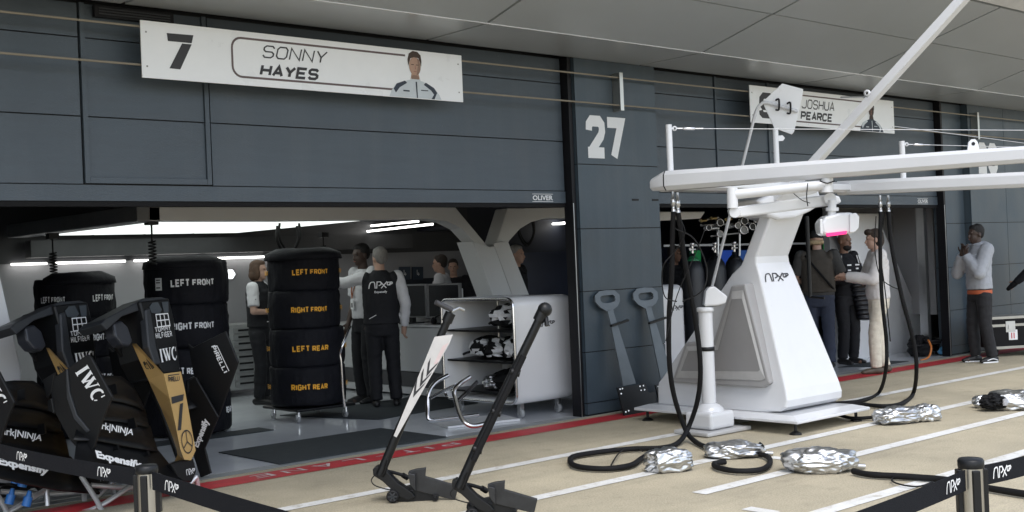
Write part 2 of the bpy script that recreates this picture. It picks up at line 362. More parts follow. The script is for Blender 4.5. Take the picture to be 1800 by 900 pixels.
def shutter(x0, x1, wx0, wx1, logo):
    g = .010; k = MB(); k.mi = 1; k.box((x0, .150, 2.14), (x1, .22, 3.6)); k.mi = 0
    zs = [2.265, 2.765, 3.345, 3.6]
    for i in range(3):
        for a, c in ((x0, wx0), (wx1, x1)): k.box((a+.004, .125, zs[i]+g/2), (c-.004, .149, zs[i+1]-g/2))
    k.box((x0, .118, 2.145), (x1, .149, 2.262))
    k.mi = 2; k.box((x0, .125, 2.105), (x1, .2, 2.139))
    o = part('roller_shutter', k, [door, dseal, blkm], B)
    k = MB()
    for i in range(3): k.box((wx0+.05, .130, zs[i]+g/2+(.05 if i == 0 else 0)), (wx1-.05, .149, zs[i+1]-g/2))
    for a in (wx0+.012, wx1-.047): k.box((a, .112, 2.275), (a+.036, .1485, 3.6))
    k.box((wx0+.05, .112, 2.275), (wx1-.05, .1485, 2.318))
    part('wicket_door', k, door, o)
    place('shutter_lettering', glyphs('OLIVER', .022), flat((logo, .115, 2.172), (.27, 0, 0), (0, 0, .048)), letter, o)
    k = MB()
    for z in (2.157, 2.231): k.box((logo-.005, .1165, z), (logo+.275, .1175, z+.004))
    part('shutter_lettering', k, letter, o)
    for a, c in (((x1+.008, .03, 0), (x1+.055, .15, 3.6)), ((x0-.05, .05, 0), (x0-.01, .15, 3.6))): k = MB(); k.box(a, c); part('door_track', k, dseal, B)
    k = MB(); k.box((x1+.012, .024, .0), (x1+.020, .0295, 2.14)); part('door_track', k, alu, B)
shutter(2.33, 8.28, 3.39, 4.42, 7.83)
shutter(9.60, 15.60, 10.70, 11.75, 15.06)
# soffit: a level strip, then panels sloping up towards the lane
k = MB(); xs = [6.52+2.83*i for i in range(-8, 13)]; g = .017
rows = [(.02, 3.6, -.82, 3.6), (-.82, 3.6, -1.70, 3.825), (-1.70, 3.825, -2.56, 4.045)]
for j, (ya, za, yb, zb) in enumerate(rows):
    for i in range(len(xs)-1):
        a, c = xs[i]+g, xs[i+1]-g; d = -g if j else 0
        k.slab([(a, ya-.012, za), (c, ya-.012, za), (c, yb+.012, zb), (a, yb+.012, zb)], (0, .004, .03))
k.mi = 1
for i in range(len(xs)-1):
    k.slab([(xs[i], .5, 3.64), (xs[i+1], .5, 3.64), (xs[i+1], -.82, 3.64), (xs[i], -.82, 3.64)], (0, 0, .1))
    k.slab([(xs[i], -.82, 3.64), (xs[i+1], -.82, 3.64), (xs[i+1], -2.56, 4.085), (xs[i], -2.56, 4.085)], (0, 0, .1))
part('soffit', k, [soffm, soffk], B)
k = MB(); k.box((xs[0], -.835, 3.595), (xs[-1], -.810, 3.606)); part('soffit_trim', k, wsat, B)
k = MB(); k.slab([(xs[0], -2.59, 4.05), (xs[0], -3.3, 4.35), (xs[0], -3.5, 4.75), (xs[0], -3.4, 5.0), (xs[0], -2.59, 4.4)], (xs[-1]-xs[0], 0, 0)); part('roof_edge', k, mat('roof_edge_skylit', (.55, .56, .57), .35), B)  # paler than the soffit: skylight on the rising edge put into its colour
k = MB(); k.box((-20, .42, 3.75), (60, 9, 4.2)); k.slab([(-20, -2.5, 4.45), (-20, 9, 4.45), (-20, 9, 4.7), (-20, -2.5, 5)], (80, 0, 0)); part('unseen_roof', k, ceilm, B)  # unseen roof slabs, added to keep light from above out of the garages
k = MB(); q_ = [PY(x, y, .07) for x, y in ((166, 5), (305, 27))]; k.box((q_[0].x, .07, 3.50), (q_[1].x, .117, 3.585)); lv = part('louvre', k, dseal, B)
k = MB(); [k.box((q_[0].x+.03, .062, z), (q_[1].x-.03, .069, z+.008)) for z in (3.52, 3.54, 3.56)]; part('slats', k, char, lv)
# inside the garages
k = MB(); k.box((-20, .23, 2.72), (60, 9, 2.8)); k.box((-20, .225, 2.72), (60, .3, 3.7)); part('garage_ceiling', k, ceilm, B)
k = MB(); k.box((1.0, 5.9, 0), (9.9, 6.0, 1.80)); k.box((9.9, 5.9, 1.4), (11.7, 6.0, 1.8)); part('back_wall', k, wallg, B)
k = MB(); k.box((1.0, 5.85, 1.80), (11.7, 6.0, 2.72)); part('back_wall', k, walld, B, label='dark upper band of the back wall')
k = MB(); k.box((9.9, 5.88, 0), (11.7, 6.0, 1.4)); k.box((11.7, 5.9, 0), (30, 6.0, 2.72)); part('back_wall', k, walln, B, label='navy back wall')
k = MB(); k.box((1.0, .3, 0), (1.1, 5.85, 2.72)); part('side_wall', k, wallg, B)
k = MB(); k.box((9.45, .42, 0), (9.55, 1.0, 2.72)); part('side_wall', k, walld, B)
k = MB(); k.box((14.6, 1.25, .55), (16.32, 1.35, 2.72)); k.box((16.32, .6, .55), (18.5, 1.34, 2.72)); part('partition_wall', k, mat('wall_pale', (.40, .40, .41), .4, 0, .06, 1.2), B)
k = MB(); k.box((14.6, 1.248, 0), (18.5, 1.352, .55)); part('partition_wall', k, mat('wall_midgrey', (.13, .13, .135), .5), B, label='grey foot of the white partition')
k = MB(); k.box((14.6, 1.243, 1.28), (16.32, 1.2475, 1.286)); k.box((14.6, 1.243, 2.1), (16.32, 1.2475, 2.106)); part('wall_joint', k, greyd, B)
k = MB(); k.box((29.9, .3, 0), (30, 5.9, 2.72)); part('side_wall', k, walld, B)

# ------------------------------------------------------------------ sign rail and driver boards
R_ = thing('sign_rail', (8.95, -.06, 3.1), 'two thin tan rods on steel brackets running along the facade behind the white name boards', 'rail')
k = MB(); [k.tube([(-2, -.085, z), (40, -.085, z)], .009, 8) for z in (3.14, 3.425)]; part('rod', k, mat('rod_tan', (.25, .22, .17), .5), R_)
for x in (1.7, 8.90, 16.42):
    k = MB(); k.box((x, -.11, 3.085), (x+.05, -.004, 3.475)); part('bracket', k, steel, R_)
def portrait(parent, x, z, h, skin, hair, suit, trim):
    y = -.124; k = MB()
    def poly(pts, d, mi): k.mi = mi; k.sheet([(x+a*h*(1.35 if c < .36 else 1.1), y-d*.0007, z+c*h) for a, c in pts])
    poly([(-.5, 0), (.5, 0), (.46, .1), (.36, .24), (.16, .36), (-.14, .37), (-.36, .27), (-.46, .12)], 0, 2)
    poly([(-.42, .16), (-.36, .27), (-.20, .345), (-.16, .30), (-.30, .20), (-.38, .08)], 1, 3)
    poly([(.42, .14), (.36, .24), (.20, .34), (.16, .29), (.30, .18), (.38, .06)], 1, 3)
    poly([(-.10, .33), (.10, .33), (.085, .5), (-.085, .5)], 1, 0)
    poly([(-.12, .30), (.12, .30), (.11, .40), (-.10, .40)], 2, 2)
    poly([(.10, .16), (.24, .16), (.24, .18), (.10, .18)], 3, 3); poly([(-.24, .12), (-.12, .12), (-.12, .15), (-.24, .15)], 3, 3); poly([(.30, .0), (.36, .0), (.40, .10), (.37, .13)], 2, 3)
    poly([(.015, 0), (.035, 0), (.03, .34), (.0, .34)], 3, 3)
    k.mi = 0; poly([(p[0], p[1]) for p in arc(0, .66, .135, .20, 0, 360, 20)], 2, 0)
    k.mi = 5; k.sheet([(x+a*h*1.1, y-.0017, z+c*h) for a, c in [(.03, .47), (.09, .51), (.13, .60), (.135, .70), (.11, .80), (.06, .84), (.075, .68), (.05, .58)]]); k.sheet([(x+a*h*1.1, y-.0017, z+c*h) for a, c in [(-.085, .39), (.085, .39), (.09, .45), (.03, .475), (-.05, .475), (-.09, .455)]])
    poly([(-.155, .66), (-.165, .80), (-.13, .92), (-.04, .98), (.07, .97), (.145, .90), (.16, .78), (.15, .66), (.125, .76), (.09, .84), (-.02, .85), (-.10, .82), (-.125, .75)], 3, 1)
    for ex in (-.055, .055): poly([(ex-.035, .685), (ex+.035, .685), (ex+.03, .70), (ex-.03, .70)], 4, 1)
    poly([(-.04, .545), (.04, .545), (.03, .56), (-.03, .56)], 4, 4)
    poly([(.0, .60), (.02, .60), (.012, .68), (.004, .68)], 4, 4)
    part('portrait', k, [skin, hair, suit, trim, mat('lip_tone', (.30, .14, .11), .6), mat('print_tone_'+skin.name, tuple(q*.62 for q in skin.node_tree.nodes['Principled BSDF'].inputs['Base Color'].default_value[:3]), .6)], parent)
def nameboard(x0, x1, z0, z1, label):
    T = thing('name_board', (x0, -.12, z0), label, 'sign')
    k = MB(); k.box((x0, -.122, z0), (x1, -.112, z1)); part('panel', k, white, T, .001)
    k = MB(); [k.box((x, -.124, z), (x+.012, -.1215, z+.012)) for x in (x0+.035, x1-.05) for z in (z0+.08, z1-.09)]; part('screw', k, greyd, T)
    k = MB(); [k.box((x, -.111, z0+.05), (x+.04, -.07, z1-.03)) for x in (x0+.3, (x0+x1)/2, x1-.3)]; part('clip', k, steel, T)
    return T
def border(T, fx, x0, xe0, xe1, z0, z1):
    ln = [(xe1, z1)]+[(x0+.08+.08*cos(radians(a)), z1-.08+.08*sin(radians(a))) for a in range(90, 181, 15)]
    ln += [(x0+.08+.08*cos(radians(a)), z0+.08+.08*sin(radians(a))) for a in range(180, 271, 15)]+[(xe0, z0)]
    k = MB(); vs, fs = strokes([ln], .017, 1); k.add([(u, -.1235, v) for u, v in vs], fs); part('border', k, mat('border_mauve', (.12, .085, .085), .5), T)
sk1 = mat('portrait_skin', (.42, .27, .20), .6); sk2 = mat('portrait_dark_skin', (.07, .042, .032), .6)
br = mat('portrait_brown_hair', (.06, .04, .03), .7); ptw = mat('portrait_suit', (.55, .60, .64), .6); nav = mat('portrait_navy', (.03, .04, .06), .6)
T = nameboard(3.76, 6.805, 3.04, 3.465, 'large white name board with SONNY HAYES and number 7 above the left opening')
sg = lambda x0, y0, x1, y1: (lambda u, v, F_=face_y(x0, y0, x1, y1, -.1235): F_(u, v))
k = MB()
for q in ([(293, 58), (340, 62), (337, 76), (295, 72)], [(320, 76.5), (337, 78), (317, 122), (298, 120)]): k.sheet([PY(x, y, -.1238) for x, y in q])
part('number', k, dark, T)
place('lettering', tech('SONNY', .11, .78, .26, .25), face_y(461, 83.5, 576, 108, -.1235), dark, T)
place('lettering', tech('HAYES', .23, .74, .30, .25), face_y(456, 114, 561, 137.5, -.1235), dark, T)
border(T, 0, 4.50, 6.08, 6.17, 3.105, 3.41)
portrait(T, 6.27, 3.045, .42, sk1, br, ptw, nav)
T = nameboard(11.05, 14.13, 3.065, 3.495, 'small distant white name board with JOSHUA PEARCE above the right opening')
place('number', tech('9', .24, .6, 0, .1), face_y(1334, 163, 1360, 208, -.1235), dark, T)
place('lettering', tech('JOSHUA', .12, .74, .26, .2), face_y(1409, 175.5, 1466, 193, -.1235), dark, T)
place('lettering', tech('PEARCE', .23, .72, .30, .2), face_y(1407, 196, 1463, 212.5, -.1235), dark, T)
border(T, 0, 11.75, 13.36, 13.44, 3.12, 3.44)
portrait(T, 13.58, 3.07, .41, sk2, mat('portrait_black_hair', (.01, .01, .01), .7), nav, ptw)

# ================================================================== INSIDE THE LEFT GARAGE
# arch: white cladding, a beam that bends down into a leaning leg
def trace(pts, Y): return [PY(x, y, Y) for x, y in pts]
A = thing('garage_arch', (8.8, 2, 0), 'white Y shaped arch standing in the left garage behind the wheeled cabinet', 'arch')
k = MB(); k.slab(trace([(262, 364), (800, 364), (860, 436), (868, 441), (836, 428), (812, 402), (786, 389), (750, 385), (500, 388), (262, 388)], 2.0), (0, .22, 0)); part('beam', k, whiteg, A, .012)
k = MB(); k.slab(trace([(888, 440), (868, 441), (892, 366), (1012, 364), (1012, 384), (960, 384), (935, 390), (915, 402), (896, 423)], 2.0), (0, .22, 0)); part('beam', k, whiteg, A, .012)
k = MB(); k.slab(trace([(831, 424), (862, 434), (893, 423), (935, 530), (870, 530)], 1.95), (0, .30, 0)); part('leg', k, whiteg, A, .01)
k = MB(); k.slab(trace([(868, 428), (892, 423), (934, 530), (905, 530)], 1.94), (0, .012, 0)); part('leg_cladding', k, mat('arch_light', (.66, .66, .65), .35, 0, .04), A)
k = MB(); k.box((4.62, 2.0, 2.09), (4.85, 5.5, 2.24)); part('side_beam', k, mat('arch_grey', (.16, .165, .17), .4), A, .01)
b0 = PY(-60, 480, .75); k = MB(); k.slab(trace([(-60, 300), (-40, 470), (0, 484), (38, 652), (28, 800), (25, 850), (-80, 850)], .75), (0, .2, 0))
solo('leaning_panel', k, wallw, 'tall white panel leaning at the left edge behind the front wings', 'panel', bevel=.01)
# lit ceiling panel
Lb = thing('ceiling_light', (6, 3.8, 2.14), 'big bright luminous ceiling panel over the tyre stacks', 'ceiling light')
k = MB(); k.box((4.9, 2.24, 2.12), (7.5, 5.5, 2.20)); part('frame', k, whiteg, Lb)
for i in range(4):
    x = 4.95+i*.64; k = MB(); k.box((x, 2.30, 2.108), (x+.6, 5.4, 2.119)); part('diffuser', k, lightp, Lb)
def tubelight(a, c, label):
    k = MB(); k.bar(a, c, .03, .025); o = part('led_tube', k, led, None); tag(o, label, 'light', 'slim white tube lights in the left garage')
def endz(x, y, z): return PZ(x, y, z)
for i, (x0, x1, nm) in enumerate(((20, 82, 'far left above the leftmost tyre stack'), (98, 220, 'right above the leftmost tyre stack'), (236, 350, 'behind the white lettered tall stack'), (362, 464, 'beside the small arrow sign'), (478, 576, 'just above the gold lettered stack'))):
    a, c = PY(x0, 465-(x0-20)*.0305, 5.82), PY(x1, 465-(x1-20)*.0305, 5.82); tubelight(a, c, 'slim white tube light on the back wall, '+nm)
tubelight(PZ(0, 396, 2.35), PZ(60, 394, 2.35), 'upper slim white tube light at the top left corner of the opening')
tubelight(PZ(0, 413, 2.35), PZ(48, 404, 2.35), 'lower slanting white tube light at the top left corner of the opening')
tubelight(PY(70, 428, 5.6), PY(490, 421, 5.6), 'long slim white tube light along the rear edge of the ceiling panel')
tubelight(PZ(548, 416, 2.12), PZ(596, 412, 2.12), 'short white tube light left of the long one over the monitors')
tubelight(PZ(599, 412, 2.12), PZ(760, 394, 2.12), 'long white tube light slanting over the desk with monitors')
tubelight(PZ(560, 406, 2.2), PZ(735, 389, 2.2), 'thin white tube light just behind the long one over the desk')
k = MB(); a, c = PZ(922, 399, 2.2), PZ(1004, 391, 2.2); k.bar(a, c, .18, .03); o = part('led_tube', k, led, None); tag(o, 'wide white tube light right of the Y shaped arch', 'light', 'slim white tube lights in the left garage')
k = MB(); k.slab([PZ(*p, 2.1) for p in ((574, 424), (790, 402), (812, 437), (596, 448))], (0, 0, .05))
solo('ceiling_baffle', k, mat('baffle_navy', (.012, .014, .022), .5), 'dark navy ceiling panel above the desk and monitors', 'ceiling panel')
k = MB(); k.box((4.9, 5.55, 1.86), (10.4, 5.75, 2.06)); solo('cable_tray', k, mat('tray_dark', (.055, .057, .06), .5), 'long dark tray running along the top of the back wall', 'tray')
# hanging cables
def coil(p, r, h, n, rw=.008):
    p = V(p); pts = []
    for i in range(n*8+1):
        a = 2*pi*i/8; pts.append(p+V((r*cos(a), r*sin(a), -h*i/(n*8))))
    return pts
for x, y, y2, yy, lab in ((92, 415, 480, 3.6, 'curly black cable hanging over the leftmost tyre stack'), (266, 390, 465, 2.25, 'curly black cable hanging over the white lettered tall stack'), (568, 413, 455, 4.2, 'curly black cable hanging over the gold lettered stack')):
    T = thing('hanging_cable', PY(x, y, yy), lab, 'cable'); a = PY(x, y, yy); e = PY(x, y2, yy); d = a.z-e.z
    k = MB(); k.box(a+V((-.05, -.05, -.03)), a+V((.05, .05, .03))); part('socket', k, blk, T)
    k = MB(); k.tube([a, a+V((0, 0, -d*.45))], .009, 6); k.tube(coil(a+V((0, 0, -d*.45)), .035, d*.55, 7), .008, 5); part('cable', k, rubber, T)
for x0, x1, y0, y1, yy, lab in ((488, 524, 397, 447, 2.6, 'loop of black cable hanging beside the ceiling panel'), (913, 938, 390, 432, 2.4, 'loop of black cable hanging right of the arch')):
    k = MB(); pts = [PY(x0, y0, yy), PY(x0-1, (y0+y1)/2, yy), PY((x0*2+x1)/3, y1-3, yy+.05), PY((x0+2*x1)/3, y1-2, yy+.05), PY(x1, (y0+y1)/2, yy), PY(x1-2, y0, yy)]
    k.tube(spline(pts), .016, 7); k.tube(spline([p+V((.05, .04, .03)) for p in pts]), .013, 7); solo('cable_loop', k, rubber, lab, 'cable')
# arrow sign, back wall screens
T = thing('arrow_sign', PY(411, 482, 5.86), 'small lit white arrow sign on the grey back wall', 'sign'); k = MB(); q = [(402, 474), (409, 474), (414, 482), (409, 490), (402, 490)]
k.slab(trace(q, 5.85), (0, .045, 0)); part('panel', k, mat('arrow_lit', (.9, .92, .95), .5, emit=.8), T)
k = MB(); vs = [(397, 471), (411, 471), (418, 482), (411, 493), (397, 493)]; k.slab(trace(vs, 5.87), (0, .025, 0)); part('frame', k, greyd, T)
for x, lab in ((712, 'dark blue sign with a pale mark on the back wall, nearer the tyre stack'), (735, 'dark blue sign with a pale mark on the back wall, nearer the Y arch')):
    T = thing('wall_sign', PY(x, 480, 5.86), lab, 'sign', 'pair of blue wall signs')
    k = MB(); k.slab(trace([(x-9, 469), (x+9, 469), (x+9, 491), (x-9, 491)], 5.84), (0, .03, 0)); part('panel', k, mat('sign_blue', (.035, .05, .075), .4), T)
    k = MB(); vs, fs = strokes([[(.3, .9), (.3, .3), (.8, .3)], [(.6, .55), (.6, .1)]], .12, 1); F_ = face_y(x-4, 473, x+4, 486, 5.835); k.add([F_(u, v) for u, v in vs], fs); part('mark', k, letter, T)
# tool chest on the back wall
T = thing('tool_chest', PY(428, 690, 5.6), 'pale grey tool chest with shallow drawers against the back wall', 'tool chest')
x0, x1 = PY(409, 620, 5.3).x, PY(446, 620, 5.3).x
k = MB(); k.box((x0-.5, 5.3, .09), (x1+.1, 5.85, .93)); part('body', k, mat('chest_grey', (.33, .34, .34), .45), T, .01)
for i in range(9):
    z = .14+i*.085; k = MB(); k.box((x0+.02, 5.285, z), (x1+.05, 5.299, z+.065)); d = part('drawer', k, mat('chest_front', (.28, .29, .29), .4), T)
    k = MB(); k.box((x0+.08, 5.279, z+.02), (x1-.02, 5.284, z+.045)); part('handle', k, blk, d)
# desk with monitors
T = thing('desk', (8.95, 3.6, 0), 'white desk with a grey band standing behind the men in vests', 'desk')
k = MB(); k.box((8.55, 2.35, .30), (9.35, 5.2, .84)); part('cabinet', k, wallw, T, .015)
k = MB(); k.box((8.53, 2.33, .845), (9.38, 5.22, .875)); part('desk_top', k, wallw, T, .006)
k = MB(); k.box((8.545, 2.345, .12), (9.34, 5.2, .295)); part('band', k, mat('band_grey', (.10, .10, .105), .5), T)
k = MB(); k.box((8.548, 2.35, .03), (9.34, 5.2, .115)); part('plinth', k, wallw, T)
for y0, y1, lab in ((3.05, 3.75, 'dark flat monitor standing on the white desk behind the man in the vest'), (2.40, 3.0, 'dark flat monitor standing on the white desk next to the cabinet')):
    T = thing('monitor', (8.75, (y0+y1)/2, .875), lab, 'monitor', 'monitors on the desk')
    k = MB(); k.box((8.70, y0, .95), (8.74, y1, 1.36)); part('housing', k, mat('monitor_frame', (.20, .20, .205), .4), T, .004)
    k = MB(); k.box((8.694, y0+.02, .97), (8.699, y1-.02, 1.34)); part('screen', k, screen, T)
    k = MB(); k.box((8.72, (y0+y1)/2-.03, .89), (8.78, (y0+y1)/2+.03, 1.1)); k.box((8.62, (y0+y1)/2-.12, .876), (8.84, (y0+y1)/2+.12, .889)); part('stand', k, blk, T)
k = MB(); k.box((9.0, 3.1, .876), (9.33, 4.0, 1.28)); solo('box_file_rack', k, wallw, 'white box standing on the desk behind the monitors', 'box', bevel=.01)
T = thing('headset', (8.65, 2.9, .876), 'black headset lying on the edge of the white desk', 'headset')
k = MB(); k.tube([V((8.66, 2.75+.11*cos(a), .89+.09*sin(a))) for a in [pi*i/12 for i in range(13)]], .012, 8); part('headband', k, blk, T)
for y in (2.64, 2.86): k = MB(); k.ball((8.66, y, .915), (.045, .022, .045)); part('ear_cup', k, rubber, T)
# floor mats
for i, (q, lab) in enumerate(((((4.90, .10), (6.63, .10), (6.63, 1.14), (4.90, 1.14)), 'large dark rubber mat nearest the red line, in front of the gold lettered stack'),
        (((7.0, 1.7), (8.5, 1.9), (8.6, 3.1), (6.6, 3.0)), 'dark rubber mat under the men beside the gold lettered stack'),
        (((4.6, 2.0), (5.95, 2.0), (5.95, 2.3), (4.6, 2.3)), 'narrow dark rubber mat sticking out under the white lettered stack'),
        (((13.6, .55), (14.6, .55), (14.7, .15), (13.9, .15)), 'dark mat in the doorway of the right garage by the man in the cap'))):
    k = MB(); k.slab([(x, y, .006) for x, y in q], (0, 0, .007)); solo('floor_mat', k, matm, lab, 'mat', 'dark rubber mats')

# ------------------------------------------------------------------ wheeled cabinet with APX logo
T = thing('wheeled_cabinet', (8.15, 1.0, 0), 'white rounded cabinet on castors with open shelves and a black logo', 'cabinet')
CX0, CX1, CY0, CY1, CZ0, CZ1 = 7.78, 8.63, .40, 1.58, .15, 1.22
def rrect(x, y0, y1, z0, z1, r, n=6):
    out = []
    for cy, cz, a0 in ((y1-r, z1-r, 0), (y0+r, z1-r, 90), (y0+r, z0+r, 180), (y1-r, z0+r, 270)):
        for i in range(n+1): a = radians(a0+90*i/n); out.append((x, cy+r*cos(a), cz+r*sin(a)))
    return out
def lofted(k, rings, c0=True, c1=True):
    n = len(rings[0]); vs = [p for r in rings for p in r]
    fs = [(i*n+j, i*n+(j+1) % n, (i+1)*n+(j+1) % n, (i+1)*n+j) for i in range(len(rings)-1) for j in range(n)]
    k.add(vs, fs, True)
    if c0: k.add(rings[0], [tuple(range(n))])
    if c1: k.add(rings[-1], [tuple(range(n))])
k = MB(); rr = [rrect(CX0, CY0+.03, CY1-.03, CZ0+.03, CZ1-.03, .06), rrect(CX0, CY0, CY1, CZ0, CZ1, .09)]
rr = [rrect(CX1-.06, CY0+.03, CY1-.03, CZ0+.03, CZ1-.03, .06)]+rr
for i in range(1, 8):
    a = pi/2*(i-1)/6; rr.append(rrect(CX1-.09+.09*sin(a), CY0+.09*(1-cos(a)), CY1-.09*(1-cos(a)), CZ0+.09*(1-cos(a)), CZ1-.09*(1-cos(a)), max(.012, .09*cos(a))))
lofted(k, rr); part('shell', k, wsat, T)
k = MB(); pr_ = [V(p) for p in rrect(CX0-.004, CY0+.012, CY1-.012, CZ0+.012, CZ1-.012, .085)]; k.tube(pr_+[pr_[0]], .016, 8, False); part('rim', k, chrome, T)
SZ = (.47, .845)
for z, t in ((.24, .02), (.555, .02), (.868, .02)):
    k = MB(); k.box((CX0+.02, CY0+.05, z), (CX1-.07, CY1-.05, z+t)); part('shelf', k, blk, T)
k = MB(); k.cyl((CX0+.30, 1.0, .575), (CX0+.30, 1.0, 1.18), .014); part('shelf_post', k, steel, T)
place('logo', APX, flat((CX0+.28, CY0-.003, .905), (.26, 0, 0), (0, 0, .062)), dark, T)
for x, y in ((7.90, .5), (8.42, .5), (7.90, 1.46), (8.42, 1.46)):
    k = MB(); k.box((x-.02, y-.03, .10), (x+.02, y+.03, .155)); k.box((x-.026, y-.02, .04), (x-.02, y+.02, .12)); k.box((x+.02, y-.02, .04), (x+.026, y+.02, .12)); cst = part('caster', k, alu, T)
    k = MB(); k.lathe((x-.017, y, .052), [(.0, 0), (.042, 0), (.048, .006), (.048, .028), (.042, .034), (0, .034)], 18, (1, 0, 0)); part('wheel', k, mat('castor_grey', (.30, .31, .32), .4), cst)
def crumple(c, r, seed, amp=.22, sub=4, mats=None, rot=0, twoface=None, soft=False):
    bm = bmesh.new(); bmesh.ops.create_icosphere(bm, subdivisions=sub, radius=1)
    for v in bm.verts:
        p = v.co.copy(); q = p*1.7+V((seed*3.1, seed*1.7, seed))
        a = abs(mnoise.noise(q*1.3))*1.3+abs(mnoise.noise(q*2.9))*.55+abs(mnoise.noise(q*6))*.22
        if soft:
            a = abs(mnoise.noise(q*.7))*.9+abs(mnoise.noise(V((q.x*1.5, q.y*2.2, q.z*2.2))))*.5+abs(mnoise.noise(V((q.x*3.4, q.y*3, q.z*3))))*.2+.2
            p = V((max(-.93, min(.93, p.x*1.02)), p.y, p.z)); bx = .82/max(.55, max(abs(p.y), abs(p.z)*1.0)); p.y *= 1+.35*(bx-1); p.z *= 1+.35*(bx-1)
        p *= 1+amp*(.7-a)*1.4
        p = V((p.x*r[0], p.y*r[1], p.z*r[2])); p.rotate(Matrix.Rotation(rot, 3, 'Z')); p += V(c)
        v.co = p
        if v.co.z < c[2]-r[2]*.86: v.co.z = c[2]-r[2]*.86
    me = bpy.data.meshes.new('m'); 
    if twoface:
        for f in bm.faces: f.material_index = 1 if mnoise.noise(f.calc_center_median()*twoface+V((seed, seed, 0))) > .05 else 0
    bm.to_mesh(me); bm.free()
    return me
def addmats(me, ms):
    for m in ms: me.materials.append(m)
    return me
def bag(c, r, seed, label, rot=0):
    T = thing('wheel_gun', (c[0], c[1], c[2]-r[2]), label, 'wheel gun', 'wheel guns on the cabinet shelves')
    part('body', addmats(crumple((c[0]+.05, c[1]-.02, c[2]), (r[0]*.8, r[1]*.85, r[2]), seed, .3, 3, rot=rot), [blkm]), None, T)
    part('cover', addmats(crumple((c[0]-.05, c[1], c[2]+.01), (r[0]*.8, r[1]*.62, r[2]*.85), seed+5, .45, 3, rot=rot, twoface=9), [wallw, blkm]), None, T)
    k = MB(); k.tube(spline([V(c)+V((.0, .12, -.02)), V(c)+V((-.1, .2, -.05)), V(c)+V((-.06, .3, -.07))]), .014, 7); part('hose', k, rubber, T)
bag((8.10, .80, 1.01), (.24, .24, .13), 1, 'white and black wrapped wheel gun alone on the top shelf of the cabinet', .3)
bag((8.06, 1.20, .68), (.18, .17, .115), 2, 'leftmost white and black wrapped wheel gun on the middle shelf', .5)
bag((8.06, .95, .675), (.18, .17, .11), 3, 'middle white and black wrapped wheel gun on the middle shelf', .2)
bag((8.07, .68, .68), (.18, .17, .115), 4, 'rightmost white and black wrapped wheel gun on the middle shelf', .6)
T = thing('wheel_gun', (7.98, .9, .26), 'foil covered wheel gun lying on the bottom shelf of the cabinet', 'wheel gun')
part('cover', addmats(crumple((8.04, .98, .33), (.17, .13, .075), 9, .3, 4), [foil]), None, T)
part('body', addmats(crumple((8.13, .76, .36), (.22, .30, .115), 11, .3, 3), [blkm]), None, T)
# chrome tube stand in front of the cabinet
T = thing('tube_stand', (7.2, .6, 0), 'bent chrome tube stand on a pale base plate in front of the cabinet', 'stand')
def CH(pts): return spline([DZ(*p) for p in pts], 6)
k = MB(); k.tube(CH([(787, 660, 11.45), (765, 673, 11.3), (754, 690, 11.2), (752, 715, 11.15), (752, 732, 11.1), (757, 739, 11.1), (775, 738, 11.2), (840, 730, 11.5)]), .021, 10); part('tube', k, chrome, T)
k = MB(); k.tube(CH([(826, 663, 10.9), (808, 675, 10.8), (799, 685, 10.7), (800, 700, 10.65), (808, 728, 10.55), (818, 743, 10.5), (832, 749, 10.5), (856, 744, 10.6)]), .021, 10); part('tube', k, chrome, T)
k = MB(); k.tube(CH([(757, 699, 11.15), (780, 687, 11.0), (802, 677, 10.8)]), .018, 8); part('cross_tube', k, chrome, T)
k = MB(); k.tube(CH([(803, 706, 10.7), (820, 690, 10.9), (838, 672, 11.2)]), .02, 8); part('cross_tube', k, mat('dark_chrome', (.15, .15, .16), .25, 1), T)
k = MB(); k.slab([(7.0, .55, .006), (7.75, .35, .006), (7.9, .8, .006), (7.15, 1.0, .006)], (0, 0, .02)); part('base_plate', k, wallw, T)

